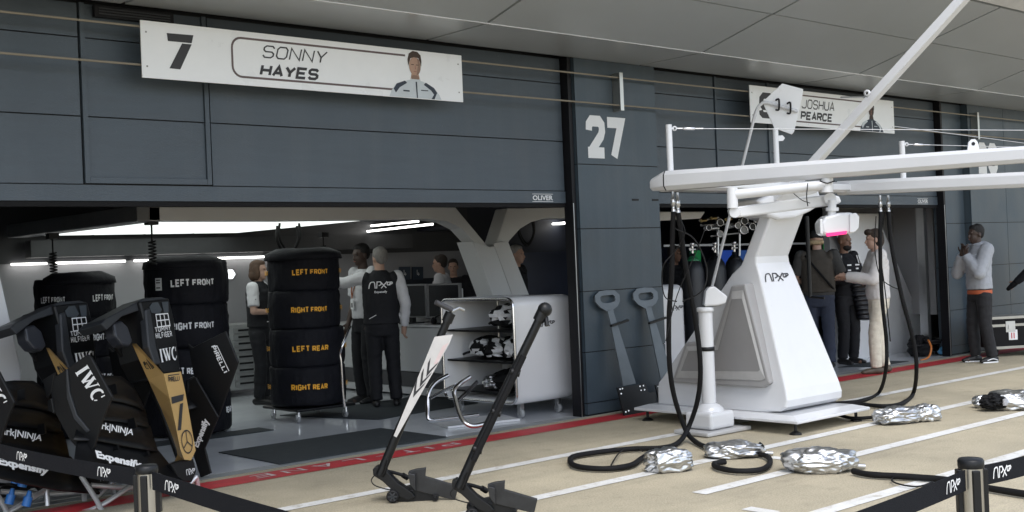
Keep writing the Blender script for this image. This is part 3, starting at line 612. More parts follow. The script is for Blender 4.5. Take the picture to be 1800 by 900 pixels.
# ------------------------------------------------------------------ tyres in blankets
def tyre(c, z, r, h, texts, col, label, group, seed, parent=None):
    """texts: list of (string, photo angle from the camera-facing side in degrees, width)"""
    T = thing('wrapped_tyre', (c[0], c[1], z), label, 'tyre', group)
    prof = [(.0, .012), (r*.55, .012), (r*.90, .0), (r*.97, .008), (r*.995, .03), (r*1.003, h*.2), (r*1.006, h*.35), (r*1.008, h*.5), (r*1.004, h*.65), (r*1.0, h*.8), (r*.99, h-.03), (r*.965, h-.008), (r*.90, h), (r*.5, h-.008), (0, h-.008)]
    k = MB(); n = 112; vs = []
    for i, (rr_, hh) in enumerate(prof):
        for j in range(n):
            a = 2*pi*j/n; q = V((cos(a)*2.2, sin(a)*2.2, hh*9+seed*2.7))
            w = mnoise.noise(q*1.6)*.013+mnoise.noise(V((cos(a)*9, sin(a)*9, hh*5+seed)))*.008+mnoise.noise(V((cos(a)*4, sin(a)*4, hh*40+seed)))*.006
            w += -.010*max(0, 1-abs(((a+seed*.4) % (pi/4))-pi/8)/.035)-.006*max(0, 1-abs(hh-h*.5)/.02)*0; R0 = rr_+(w if rr_ > r*.5 else 0); vs.append((c[0]+R0*cos(a), c[1]+R0*sin(a), z+hh+(w*.6 if rr_ > r*.8 else 0)))
    m_ = len(prof); k.add(vs, [(i*n+j, i*n+(j+1) % n, (i+1)*n+(j+1) % n, (i+1)*n+j) for i in range(m_-1) for j in range(n)], True)
    part('blanket', k, blanket, T)
    d = CAM-V((c[0], c[1], 0)); a0 = math.atan2(d.y, d.x)
    for s, ang, w, th in texts:
        da = w/r; ac = a0+radians(ang)
        def fn(u, v, ac=ac, da=da, th=th): a = ac+(u-.5)*da; rr_ = r+.026; return V((c[0]+rr_*cos(a), c[1]+rr_*sin(a), z+h*.5-th/2+v*th))
        ws = s.split(); tot = sum(len(q) for q in ws)+.7*(len(ws)-1); x = 0
        for q in ws:
            u0, u1 = x/tot, (x+len(q))/tot; x += len(q)+.7
            place('lettering', tech(q, .23, .50, .30), (lambda u, v, u0=u0, u1=u1, fn=fn: fn(u0+(u1-u0)*u, v)), col, T)
    return T
P3 = V((6.68, 2.52, 0)); g3 = 'tyres in black blankets with gold lettering'
names3 = [('RIGHT REAR', .17, 'lowest'), ('LEFT REAR', .57, 'third from the top'), ('RIGHT FRONT', .97, 'second from the top'), ('LEFT FRONT', 1.36, 'topmost')]
for i, (s, z, w) in enumerate(names3):
    r3 = .365+(.03 if i < 2 else .012); s2 = 'REAR' if i < 2 else 'FRONT'
    tyre(P3+V((.012*(i % 2), .01*i, 0)), z, r3, .405 if i else .41, [(s, 2+3*i, .36, .062), (s2, 78, .12, .058), (s2, -76, .14, .058)], yel, 'black wrapped tyre with gold %s lettering, %s on the trolley' % (s, w), g3, 3+i)
# top flaps of the covers
P2_ = V((5.38, 2.66, 0)); g2 = 'tyres in black blankets with white lettering in the tall stack'
for i, (s, z, w) in enumerate([('RIGHT REAR', .02, 'lowest'), ('LEFT REAR', .44, 'third from the top'), ('RIGHT FRONT', .87, 'second from the top'), ('LEFT FRONT', 1.29, 'topmost')]):
    tx = [(s, 8, .40, .075)] if i > 1 else [(s, -2, .30, .07), ('REAR', 62, .1, .07)]
    tyre(P2_+V((-.02+.015*i, 0, 0)), z, .425 if i < 2 else .405, .43, tx, letter, 'wrapped tyre with white %s lettering, %s in the tall middle stack' % (s, w), g2, 11+i)
P1_ = V((4.62, 3.55, 0)); g1 = 'tyres in black blankets in the leftmost stack'
for i, (s, z, w) in enumerate([('RIGHT REAR', .02, 'lowest'), ('LEFT REAR', .40, 'third from the top'), ('RIGHT FRONT', .80, 'second from the top'), ('LEFT FRONT', 1.19, 'topmost')]):
    tx = [('LEFT FRONT', 42, .25, .07), ('LEFT FRONT', -32, .25, .065)] if i == 3 else [(s, 40, .27, .07)]
    tyre(P1_, z, .385, .40, tx, letter, 'black wrapped tyre, %s in the leftmost stack behind the noses' % w, g1, 23+i)
def flap(c, z, r, a0, a1, label, seed):
    k = MB(); n = 10; vs = []
    for j in range(n+1):
        a = radians(a0+(a1-a0)*j/n); up = .035+.02*mnoise.noise(V((j*.6, seed, 0)))
        vs += [(c[0]+.25*r*cos(a), c[1]+.25*r*sin(a), z+.03+up), (c[0]+.7*r*cos(a), c[1]+.7*r*sin(a), z+.035+up), (c[0]+1.0*r*cos(a), c[1]+1.0*r*sin(a), z+.004+up*.4), (c[0]+1.035*r*cos(a), c[1]+1.035*r*sin(a), z-.05)]
    k.add(vs, [(j*4+i, j*4+i+1, j*4+i+5, j*4+i+4) for j in range(n) for i in range(3)], True)
    o = solo('blanket_flap', k, blanket, label, 'cover'); s_ = o.modifiers.new('solid', 'SOLIDIFY'); s_.thickness = .02
flap(P3, 1.745, .40, 150, 330, 'loose black cover flap lying on top of the gold lettered stack', 2)
flap(P2_, 1.70, .40, 170, 345, 'loose black cover flap lying on top of the tall white lettered stack', 5)
flap(P1_, 1.585, .39, 200, 350, 'loose black cover flap lying on top of the leftmost stack', 8)
T = thing('paper_tag', P2_, 'small white printed sheet stuck on the topmost tyre of the tall white lettered stack', 'tag')
d = (CAM-P2_); a0 = math.atan2(d.y, d.x); k = MB()
def cy2(u, z, rr_): a = a0+u/.405; return V((P2_.x+.025+rr_*cos(a), P2_.y+rr_*sin(a), z))
k.add([cy2(-.30, 1.44, .434), cy2(-.23, 1.44, .434), cy2(-.23, 1.56, .434), cy2(-.30, 1.56, .434)], [(0, 1, 2, 3)]); part('sheet', k, wallw, T)
k = MB(); [k.add([cy2(-.29, z, .437), cy2(-.245, z, .437), cy2(-.245, z+.012, .437), cy2(-.29, z+.012, .437)], [(0, 1, 2, 3)]) for z in (1.535, 1.51, 1.46)]; part('print', k, dark, T)
# trolley
T = thing('tyre_trolley', P3, 'low trolley on castors with a bent chrome handle under the gold lettered tyres', 'trolley')
k = MB(); k.box((P3.x-.36, P3.y-.36, .125), (P3.x+.36, P3.y+.36, .155)); part('deck', k, blk, T, .02)
for x, y in ((-.28, -.25), (.25, -.33), (-.25, .3), (.3, .28)):
    x += P3.x; y += P3.y
    k = MB(); k.cyl((x, y, .06), (x, y, .13), .016); k.box((x-.02, y-.008, .04), (x+.02, y+.03, .09)); c_ = part('caster', k, chrome, T)
    k = MB(); k.lathe((x-.015, y+.02, .045), [(0, 0), (.036, 0), (.042, .006), (.042, .024), (.036, .03), (0, .03)], 18, (1, 0, 0)); part('wheel', k, mat('castor_grey', (.30, .31, .32), .4), c_)
k = MB(); zz = 12.05; k.tube(spline([DZ(606, 716, zz), DZ(603, 690, zz), DZ(600, 640, zz), DZ(598, 622, zz), DZ(603, 605, zz), DZ(612, 582, zz+.1), DZ(616, 574, zz+.15)], 6), .014, 9); part('handle', k, chrome, T)

# ================================================================== PIT LANE EQUIPMENT
# two grey pull bars leaning on the pillar
for x0, nm in ((0, 'leaning on the pillar, the one further left'), (67, 'leaning on the pillar, partly behind hanging hoses')):
    T = thing('pull_bar', PZ(1092+x0, 730-x0*.12), 'grey flat pull bar with loop handle '+nm, 'pull bar', 'pull bars leaning on the pillar')
    n_ = V((0, -1, .20)).normalized(); p0 = V((8.6, -.28, 0)); e = -n_*.014; dy = -x0*.07
    tp = lambda pts, off=0: [PP(x+x0, y+dy, p0+n_*off, n_) for x, y in pts]
    out = [(1046, 520), (1053, 512), (1066, 510), (1080, 510), (1089, 518), (1090, 529), (1086, 538), (1078, 543), (1079, 549), (1118, 674), (1096, 678), (1073, 566), (1068, 550), (1062, 544), (1052, 538), (1047, 530)]
    inn = [(1055, 523), (1058, 520), (1067, 519), (1077, 518), (1081, 521), (1082, 527), (1080, 530), (1074, 531), (1063, 532), (1058, 531)]
    k = MB(); o = tp(out); i_ = tp(inn)
    k.slab([o[11], o[10], o[9], o[8], o[12-0]], e) if False else None
    k.slab(tp([(1068, 546), (1078, 542), (1079, 549), (1118, 674), (1096, 678), (1073, 566)]), e)
    ro = tp([(1046+9, 540), (1047, 531), (1046, 520), (1053, 512), (1066, 510), (1080, 510), (1089, 518), (1090, 529), (1086, 538), (1078, 544), (1067, 547)])
    ri = tp([(1059, 532), (1056, 529), (1055, 523), (1058, 520), (1067, 519), (1077, 518), (1081, 521), (1082, 527), (1080, 530), (1074, 532), (1066, 533)])
    m_ = len(ro)
    for q in range(m_): a, b_ = q, (q+1) % m_; k.slab([ro[a], ro[b_], ri[b_], ri[a]], e)
    part('handle', k, mat('bar_grey', (.13, .15, .165), .42, .3), T)
    k = MB(); k.bar(*tp([(1074, 573), (1104, 563)], .04), .03, .02); part('strap', k, blk, T)
    k = MB(); k.slab(tp([(1085, 681), (1135, 674), (1140, 690), (1152, 688), (1154, 719), (1098, 733)], .006), e); part('foot_plate', k, blk, T)
    k = MB()
    for x, y in ((1090, 684), (1094, 683), (1125, 679), (1131, 678), (1127, 686), (1133, 685), (1100, 724), (1105, 722), (1136, 714), (1092, 692)): k.cyl(*tp([(x, y)], .0075), tp([(x, y)], .010)[0], .008, n=8)
    part('bolt', k, alu, T)

# ------------------------------------------------------------------ front wings with gold noses standing on tube trestles
WS = V((.84, .545, 0)).normalized(); WN = V((WS.y, -WS.x, 0)); al = radians(13)
WM = WN*cos(al)+V((0, 0, 1))*sin(al); WT = -WN*sin(al)+V((0, 0, 1))*cos(al)
N0 = DZ(325, 805, 8.55)
def NP(x, y, c=0.): return PP(x, y, N0+WM*c, WM)
LE = N0-WS*.93; RE = N0+WS*.62
def LP(x, y, c=0.): return PP(x, y, LE-WS*c, WS)
def RP(x, y, c=0.): return PP(x, y, RE-WS*c, WS)
NW = thing('front_wing', N0*1-V((0, 0, N0.z)), 'gold and black racing nose with front wing, nearest the left steel barrier post', 'car nose', 'car noses with front wings')
C6 = lambda pts: [(x/3, y/3+600) for x, y in pts]
fold = [(240, 604), (288, 657), (298, 700), (307, 740), (317, 790), (324, 808)]
outr = [(232, 604), (260, 667), (283, 717), (300, 760), (314, 800), (322, 809)]
frR = [(318, 653), (318, 653), (326, 690), (334, 735), (344, 792), (336, 809)]
k = MB(); vo = [NP(*p, -.20+.03*i) for i, p in enumerate(outr)]; vf = [NP(*p, -.08 if i == 0 else 0) for i, p in enumerate(fold)]; vr = [NP(*p) for p in frR]
k.add(vo+vf, [(i, i+1, i+7, i+6) for i in range(5)], False); k.add(vf[1:]+vr[1:], [(i, i+1, i+6, i+5) for i in range(4)], False)
bk = [p-WM*.22+WS*.10 for p in vr[1:]]; k.add(vr[1:]+bk, [(i, i+1, i+6, i+5) for i in range(4)], False)
nose = part('nose', k, goldp, NW, .006)
k = MB(); q = [NP(*p, -.09) for p in ((246, 530), (297, 524), (306, 560), (318, 654), (288, 657), (270, 625), (258, 575))]; k.slab(q, -WM*.3); part('bulkhead', k, carbon, NW, .012)
k = MB(); k.slab([NP(*p, -.34) for p in ((180, 572), (250, 527), (300, 660), (320, 812), (314, 805), (283, 720), (262, 668), (225, 640))], -WM*.03); part('nose_side', k, blk, NW, .008)
k = MB(); k.slab([NP(*p, -.12) for p in ((178, 569), (186, 560), (243, 530), (253, 524), (285, 522), (297, 526), (292, 531), (258, 534), (246, 545), (215, 556), (188, 580))], -WM*.2); part('bulkhead_rim', k, char, NW, .008)
k = MB(); k.slab([NP(*p, -.075) for p in ((256, 544), (264, 541), (276, 612), (284, 640), (272, 640), (262, 610))], -WM*.06); part('rim_column', k, char, NW, .01)
k = MB(); k.slab([NP(*p, -.16) for p in ((199, 568), (214, 563), (226, 575), (234, 600), (228, 609), (215, 606), (204, 592))], -WM*.09); part('impact_pad', k, mat('pad_slate', (.028, .031, .04), .35), NW, .015)
k = MB(); k.slab([NP(*p, -.086) for p in ((268, 532), (277, 531), (284, 545), (280, 552), (266, 550), (262, 540))], WM*.003); part('vent_patch', k, mat('patch_slate', (.05, .06, .07), .4), NW)
k = MB(); k.slab([NP(*p, -.086) for p in ((284, 531), (295, 530), (296, 548), (288, 550))], WM*.003); part('vent_patch', k, mat('patch_slate', (.05, .06, .07), .4), NW)
# lettering on the nose
def onN(name, g, tl, tr, br_, bl, m, c=.004, fn=NP, parent=NW): return place(name, g, quadmap(fn(*tl, c), fn(*tr, c), fn(*br_, c), fn(*bl, c)), m, parent)
k = MB(); [k.sheet([NP(*p, .004) for p in C6(q)]) for q in ([(904, 294), (970, 278), (966, 312), (908, 330)], [(950, 330), (966, 324), (955, 468), (938, 470)])]; part('number', k, dark, NW)
onN('lettering', PIR(), (295, 659.5), (315, 657), (316, 669), (297, 672), dark)
onN('emblem', STAR, (316, 758), (337, 753), (341, 795), (323, 800), dark)
tf = lambda u, v: (lambda a, b_: a*(1-.5*0)+b_*0)(0, 0)
def onL(u, v):     # left face of the nose
    p = V(outr[0]).lerp(V(outr[1]), .52+.5*(1-v)); q = V(fold[0]).lerp(V(fold[1]), .40+.5*(1-v))
    a = NP(p.x, p.y, -.19); e = NP(q.x, q.y, -.045); return a.lerp(e, .22+.6*u)+(CAM-a).normalized()*.012
place('lettering', tech('FIA', .2), onL, dark, NW)
onN('emblem', FLAG, (274, 553), (295, 551), (299, 572), (277, 575), letter, -.082)
onN('lettering', tech('TOMMY', .15, .62, .34), (272, 575), (299, 571), (300.5, 580), (273.5, 584), letter, -.082)
onN('lettering', tech('HILFIGER', .15, .5, .34), (273, 585.5), (301, 581.5), (303, 591), (274.5, 595.5), letter, -.082)
onN('lettering', IWC, (280, 614), (309, 609), (312, 632), (284, 637), letter, -.078)
onN('emblem', APX, (326, 826), (342, 822), (344, 832), (329, 836), letter, -.02)
k = MB(); k.slab([NP(*p, -.03) for p in ((318, 808), (340, 806), (346, 828), (338, 848), (318, 846), (300, 815))], -WM*.15); part('nose_tip', k, carbon, NW, .01)
# flaps of the left half, each its own curved blade
def blade(pts_top, pts_bot, ct, cb, th=.014):
    n = len(pts_top); k = MB(); rows = []
    for j in range(5):
        t = j/4; c = ct+(cb-ct)*t-.03*sin(pi*t)
        rows.append([NP(a[0]+(b_[0]-a[0])*t, a[1]+(b_[1]-a[1])*t, c) for a, b_ in zip(pts_top, pts_bot)])
    vs = [p for r in rows for p in r]
    k.add(vs, [(i*n+j, i*n+j+1, (i+1)*n+j+1, (i+1)*n+j) for i in range(4) for j in range(n-1)], True)
    o = part('flap', k, carbon, NW); s_ = o.modifiers.new('solid', 'SOLIDIFY'); s_.thickness = th; s_.offset = -1
    return o
blade([(150, 664), (183, 660), (213, 661), (233, 676), (246, 697)], [(140, 702), (180, 701), (215, 706), (240, 713), (255, 721)], -.26, -.19)
blade([(145, 701), (182, 700), (216, 705), (240, 711), (256, 720)], [(135, 739), (178, 737), (215, 741), (242, 746), (262, 750)], -.21, -.13)
blade([(140, 737), (177, 735), (214, 739), (244, 744), (264, 748)], [(130, 772), (172, 773), (216, 782), (248, 788), (278, 793)], -.15, -.06)
blade([(138, 770), (172, 771), (216, 780), (248, 787), (279, 792)], [(130, 820), (165, 824), (215, 838), (270, 850), (330, 856)], -.09, .02)
for x, y in ((203, 680), (180, 702), (236, 740), (205, 778), (258, 788)):
    k = MB(); k.slab([NP(x, y-6, -.10), NP(x+2, y-6, -.10), NP(x+6, y+12, -.04), NP(x+3, y+12, -.04)], -WM*.06); part('flap_bracket', k, blk, NW)
onN('lettering', glyphs('ark|NINJA', .02), (172, 740), (236, 755), (233, 768), (172, 757), letter, -.055)
onN('lettering', glyphs('Expensify', .05), (167, 791), (250, 811), (246, 827), (172, 809), letter, .0)
# end plates
EP = [(153, 623), (160, 628), (197, 697), (182, 733), (165, 787), (150, 806), (120, 770), (97, 727), (89, 690), (95, 663), (115, 650)]
k = MB(); k.slab([LP(*p) for p in EP], WS*.022); ep = part('end_plate', k, carbon, NW, .006)
k = MB(); k.slab([LP(*p, .012) for p in ((115, 650), (118, 648), (122, 690), (135, 730), (157, 757), (152, 761), (130, 737), (117, 700))], WS*.03); part('end_plate_rib', k, char, ep, .004)
place('lettering', IWC, quadmap(LP(153, 641, .006), LP(186, 696, .006), LP(166, 709, .006), LP(132, 655, .006)), letter, ep)
k = MB(); k.slab([LP(*p, -.03) for p in ((90, 690), (82, 700), (75, 668), (96, 655))], WS*.02); k.slab([LP(*p, -.03) for p in ((95, 727), (84, 722), (84, 705), (90, 700))], WS*.02); part('end_plate_fin', k, blk, NW, .004)
k = MB(); k.slab([RP(*p) for p in ((330, 604), (338, 611), (397, 582), (419, 637), (384, 734), (363, 693), (340, 660))], WS*.02); rp = part('end_plate', k, carbon, NW, .006)
place('lettering', PIR(), quadmap(RP(381, 605.5, .005), RP(403, 652, .005), RP(393.5, 656.5, .005), RP(370.5, 609, .005)), letter, rp)
k = MB(); k.slab([RP(*p, .10) for p in ((332, 668), (344, 663), (384, 733), (360, 788), (371, 832), (352, 840), (336, 790), (330, 720))], WS*.02); rf = part('flap', k, carbon, NW, .006)
place('lettering', glyphs('Expensify', .05), quadmap(RP(339, 782, .106), RP(357, 734, .106), RP(371, 741, .106), RP(351, 789, .106)), letter, rf)
blade([(330, 668), (345, 660), (362, 672)], [(328, 720), (350, 715), (372, 725)], -.18, -.12)
# trestle
TR = [[(143, 838, 8.2), (170, 880, 8.1), (186, 915, 8.0)], [(238, 850, 8.4), (241, 905, 8.35)], [(236, 850, 8.4), (171, 892, 8.1), (125, 905, 8.0)], [(300, 850, 8.55), (305, 900, 8.4)], [(345, 838, 8.7), (349, 862, 8.75)],
      [(349, 862, 8.75), (392, 864, 9.0), (403, 869, 9.0), (398, 876, 8.95), (340, 892, 8.7)], [(345, 838, 8.7), (300, 884, 8.5), (275, 900, 8.4)], [(160, 853, 8.3), (240, 858, 8.5), (330, 850, 8.7)]]
for q in TR:
    k = MB(); k.tube(spline([DZ(*p) for p in q], 4), .018, 9); part('trestle_tube', k, mat('trestle_metal', (.78, .78, .79), .3, .55), NW)
# the second nose: the same thing again, one place further along
def copy_tree(o, parent, delta=None, label=None):
    c = o.copy(); COL.objects.link(c); ORI[c.name] = ORI.get(o.name, V((0, 0, 0)))
    if parent is not None: c.parent = parent
    if delta is not None: c.location = V(o.location)+delta
    if label: c['label'] = label
    for ch in list(o.children): copy_tree(ch, c)
    return c
dN = DZ(110, 531, 8.9)-DZ(255, 524, 9.0); dN.z = 0
copy_tree(NW, None, dN, 'gold and black racing nose with front wing, leftmost one, cut off by the photo edge')
# cables and blue plugs on the floor at the left
T = thing('cable_pile', PZ(20, 880), 'heap of black cables with blue plugs on the floor at the left edge', 'cable')
random.seed(3)
for i in range(5):
    c = PZ(-10+i*22, 872+(i % 2)*10); k = MB(); pts = [c+V((.22*cos(a)+.05*random.random(), .12*sin(a)+.05*random.random(), .03+.025*i+.02*sin(3*a))) for a in [2*pi*j/10 for j in range(13)]]
    k.tube(spline(pts, 4), .014, 6); part('cable', k, rubber, T)
for x, y in ((26, 842), (38, 848), (45, 882), (15, 878)):
    c = DZ(x, y, 7.9); k = MB(); k.cyl(c-V((.0, 0, .03)), c+V((.02, 0, .03)), .03, n=12); k.cyl(c+V((.02, 0, .03)), c+V((.03, 0, .07)), .02, .012, 10); part('plug', k, blue, T)

# ------------------------------------------------------------------ two low jacks with long handles
def jack(dx, dy, Z, label, panel, tx=0, ty=0):
    def J(x, y, d=0):
        t = min(1, max(0, (830-y)/285)) if y < 815 else 0
        return DZ(x+dx+tx*t, y+dy+ty*t, Z+d)
    g0 = PZ(690+dx, 882+dy); T = thing('quick_jack', g0, label, 'jack', 'racing jacks')
    e = VIEWH
    # tall handle
    top = (795, 555)
    k = MB(); k.tube([J(668, 835), J(694, 772), J(789, 558)], [.030, .030, .026], 12); part('handle', k, blk, T)
    k = MB(); k.tube([J(785, 566), J(792, 550)], .036, 12); hd = part('handle_head', k, blk, T)
    if not panel:
        k = MB(); k.ball(J(795, 548), .045); part('knob', k, blk, hd); k = MB(); k.tube([J(798, 560), J(801, 574, -.02)], .014, 8); part('lever', k, blk, hd)
    k = MB(); k.tube([J(795, 545, -.03), J(770, 533, -.06), J(766, 531, -.07)], .018, 8); panel and part('grip', k, mat('grip_grey', (.05, .05, .055), .6), hd)
    k = MB(); k.tube([J(792, 548), J(806, 541, .05), J(815, 545, .1)], .012, 8); panel and part('lever', k, alu, hd)
    if panel:
        q = [(765, 589), (797, 589), (778, 640), (731, 722), (694, 770), (711, 722)]
        q = [(764, 592), (796, 588), (790, 604), (697, 769), (692, 766)]
        k = MB(); k.slab([J(*p, -.05) for p in q], e*.012); pn = part('handle_panel', k, mat('panel_offwhite', (.56, .545, .53), .4), T)
        for z in (0, 1, 2):
            x, y = 745-z*11.5, 650+z*18; k = MB(); k.sheet([J(*p, -.0515) for p in ((x+8, y-24), (x+20, y-3+0), (x+2, y+13), (x+8, y-3))]) if 0 else k.sheet([J(*p, -.0515) for p in ((x+12, y-22), (x+9, y+2), (x+26, y-14), (x+23, y-9), (x+4, y+13), (x+7, y-11))]); part('chevron', k, dark, pn)
        k = MB(); k.sheet([J(*p, -.0512) for p in ((778, 608), (789, 602), (768, 640), (762, 640))]); part('tinted_patch', k, mat('pale_pink', (.62, .50, .49), .5), pn)
    else:
        k = MB(); k.tube([J(690, 790, -.04), J(752, 650, -.04), J(764, 622, -.04)], .020, 10); part('gas_strut', k, blkm, T)
        for x, y in ((752, 648), (724, 712), (696, 772)): k = MB(); k.cyl(J(x-8, y-1, -.03), J(x+8, y+3, -.03), .022, n=10); part('clamp', k, blk, T)
    # low frame
    k = MB(); k.slab([J(*p) for p in ((655, 825), (663, 820), (678, 828), (700, 850), (724, 866), (730, 874), (718, 880), (700, 872), (672, 846), (656, 836))], e*.10); part('pivot_plate', k, blk, T, .004)
    k = MB(); k.slab([J(*p, .03) for p in ((690, 868), (728, 860), (762, 868), (770, 876), (762, 884), (695, 882))], e*.22); part('chassis', k, blk, T, .006)
    k = MB(); k.tube([J(668, 826, .05), J(690, 830, .1), J(708, 835, .12)], .012, 8); k.tube([J(708, 835, .12), J(716, 840, .15)], .018, 8); part('spring', k, rubber, T)
    # lifting shoe: bent plate
    k = MB(); k.slab([J(*p, .02) for p in ((718, 829), (731, 825), (747, 823), (749, 822), (748, 838), (806, 855), (800, 880), (728, 862), (722, 850))], e*.02+V((0, 0, .004))); k.slab([J(*p, .02) for p in ((718, 829), (731, 832), (732, 862), (722, 850))], -e*.05); part('lifting_shoe', k, mat('shoe_grey', (.024, .025, .027), .4, .2, .35, 14), T, .004)
    for x, y, r in ((690, 875, .042), (765, 880, .022)):
        c = J(x, y, -.02); c.z = r+.004
        for s in (0, .24):
            k = MB(); k.lathe(c+e*s, [(0, 0), (r*.5, 0), (r*.56, .004), (r*.6, -.002), (r*.97, 0), (r, .006), (r, .026), (r*.95, .03), (0, .03)], 20, e); w = part('wheel', k, rubber, T)
            if r > .03:
                k = MB(); [k.bar(c+e*(s-.003), c+e*(s-.003)+(RH*cos(a)+V((0, 0, sin(a))))*r*.75, .010, .004, e) for a in [2*pi*i/6 for i in range(6)]]; part('spokes', k, char, w)
    k = MB(); k.tube(spline([J(660, 834, -.03), J(653, 843, -.03), J(657, 852, -.03), J(672, 858, -.03), J(690, 862, 0)], 5), .004, 5); k.tube(spline([J(675, 818, -.04), J(682, 806, -.04), J(676, 830, -.04), J(670, 836, -.03)], 5), .004, 5); part('cable', k, rubber, T)
jack(0, 0, dep(PZ(700, 884)), 'low black jack whose long handle carries a white panel with chevrons', True)
jack(139, 23, dep(PZ(832, 918)), 'low black jack with a plain black long handle, nearer the camera', False, 24, -27)
# extend the second jack's handle and plates are drawn by the same builder

# ------------------------------------------------------------------ barrier posts and belts
def stanchion(p, label):
    T = thing('barrier_post', p, label, 'barrier post', 'steel belt barrier posts'); p = V(p)
    k = MB(); k.lathe(p, [(0, 0), (.165, 0), (.165, .012), (.15, .022), (.05, .035), (0, .035)], 32); part('base', k, blk, T)
    k = MB(); k.cyl(p+V((0, 0, .03)), p+V((0, 0, .935)), .0325, n=28); part('post', k, steel, T)
    k = MB(); k.lathe(p, [(.0345, .925), (.036, .93), (.036, .945), (.032, .951), (0, .952)], 28); part('cap', k, blk, T)
    k = MB()
    for a in (FW-.3*RT, RT, -RT):
        a = V((a.x, a.y, 0)).normalized(); s_ = V((0, 0, 1)).cross(a); k.obox(p+a*.036+V((0, 0, .86)), a*.007, s_*.013, V((0, 0, .062)))
    a = V((-FW.x, -FW.y, 0)).normalized(); a = (a*.9-.35*RH*0).normalized(); s_ = V((0, 0, 1)).cross(a); k.obox(p+a*.036+V((0, 0, .86)), a*.006, s_*.011, V((0, 0, .062)))
    part('belt_clip', k, blk, T, .003)
    return T
SL, SR, SM, SF = V((1.63, -4.73, 0)), V((3.16, -6.74, 0)), PZ(1072, 1042, .93), None
SM.z = 0
stanchion(SL, 'steel barrier post in front of the gold racing noses')
stanchion(SR, 'steel barrier post at the right, standing on the open lane')
stanchion(SM, 'steel barrier post between the other two, just below the picture')
def belt(a, c, z0, z1, h, label, logos, end=True):
    a, c = V(a), V(c); d = (c-a).normalized(); a2 = a+d*.04; c2 = c-d*.04 if end else c
    T = thing('barrier_belt', a, label, 'belt', 'black barrier belts')
    q = lambda t, v: a2.lerp(c2, t)+V((0, 0, z0+(z1-z0)*t-.012*sin(pi*t)+(v-.5)*h))
    k = MB(); n = 24; vs = [q(i/n, v) for i in range(n+1) for v in (0, 1)]
    k.add(vs, [(2*i, 2*i+2, 2*i+3, 2*i+1) for i in range(n)], False); o = part('webbing', k, beltm, T); m_ = o.modifiers.new('solid', 'SOLIDIFY'); m_.thickness = .0016; m_.offset = 0
    nrm = V((d.y, -d.x, 0)); nrm = nrm if nrm.dot(CAM-a) > 0 else -nrm; L_ = (c2-a2).length
    for t, w in logos:
        f = (lambda u, v: q(t+(u-.5)*w/L_, .22+.56*v)+nrm*.003) if d.dot(RH) > 0 else (lambda u, v: q(t-(u-.5)*w/L_, .22+.56*v)+nrm*.003)
        place('logo', APX, f, letter, T)
belt(SL, SM, .905, .905, .058, 'black barrier belt running down to the right from the post by the noses', [(.075, .10), (.5, .1)])
belt(SR, SM, .895, .905, .058, 'black barrier belt running down to the left from the right post', [(.055, .085), (.45, .1)])
eL = DZ(-60, 765, 5.0); belt(SL, V((eL.x, eL.y, 0)), .905, eL.z-.03, .058, 'black barrier belt crossing in front of the white lettered flaps to the left edge', [(.17, .10), (.62, .1)], False)
eR = DZ(1900, 775, 3.75); belt(SR, V((eR.x, eR.y, 0)), .895, eR.z-.01, .058, 'black barrier belt running right from the right post to the picture edge', [(.20, .10)], False)

# ================================================================== WHITE PIT GANTRY
GT = thing('pit_gantry', (8.95, -1.6, 0), 'big white gantry with a sculpted column, flat base plate and long overhead beams', 'gantry')
k = MB(); x0, x1, y0, y1 = 8.38, 9.50, -2.47, -.6
k.add([(x0, y0, .10), (x1, y0, .10), (x1, y1, .10), (x0, y1, .10), (x0, y0, .125), (x1, y0, .125), (x1, y1, .125), (x0, y1, .125), (x0+.10, y0+.12, .155), (x1-.10, y0+.12, .155), (x1-.10, y1-.1, .155), (x0+.10, y1-.1, .155)],
      [(3, 2, 1, 0)]+[(i, (i+1) % 4, (i+1) % 4+4, i+4) for i in range(4)]+[(i+4, (i+1) % 4+4, (i+1) % 4+8, i+8) for i in range(4)]+[(8, 9, 10, 11)])
part('base_plate', k, wsat, GT, .006)
for x, y in ((8.46, -2.39), (9.42, -2.37), (8.46, -.7), (9.42, -.7)):
    k = MB(); k.cyl((x, y, .025), (x, y, .10), .014); k.lathe((x, y, 0), [(0, 0), (.055, 0), (.05, .012), (.02, .03), (0, .03)], 18); part('foot', k, blk, GT)
# column: profile in depth and height, narrowing towards the top
def xw(z): t = min(1, max(0, (z-.16)/1.36)); return (8.555+.10*t, 9.435-.29*t)
fr = [(-2.06, .158), (-2.17, .17), (-2.235, .21), (-2.25, .27), (-2.235, .36), (-1.94, 1.40), (-1.915, 1.47), (-1.915, 1.53), (-2.16, 2.02), (-2.3, 2.12)]
bkp = [(-.75, .158), (-.75, .25), (-.75, .3), (-.76, .36), (-.80, .40), (-1.63, 1.38), (-1.735, 1.46), (-1.77, 1.53), (-1.98, 1.93), (-2.02, 2.12)]
k = MB(); rings = []
def yb(z):
    return -.75 if z < .4 else -1.0
for (yf, z), (ybk, zb) in zip(fr, bkp):
    a, c = xw(z); rings.append([(a, yf, z), (c, yf, z), (c, ybk, zb), (a, ybk, zb)])
for i in range(len(rings)-1):
    A_, B_ = rings[i], rings[i+1]
    k.add(A_+B_, [(0, 1, 5, 4), (1, 2, 6, 5), (2, 3, 7, 6), (3, 0, 4, 7)])
k.add(rings[0], [(0, 1, 2, 3)]); k.add(rings[-1], [(0, 1, 2, 3)])
col = part('column', k, wsat, GT, .022, seg=3)
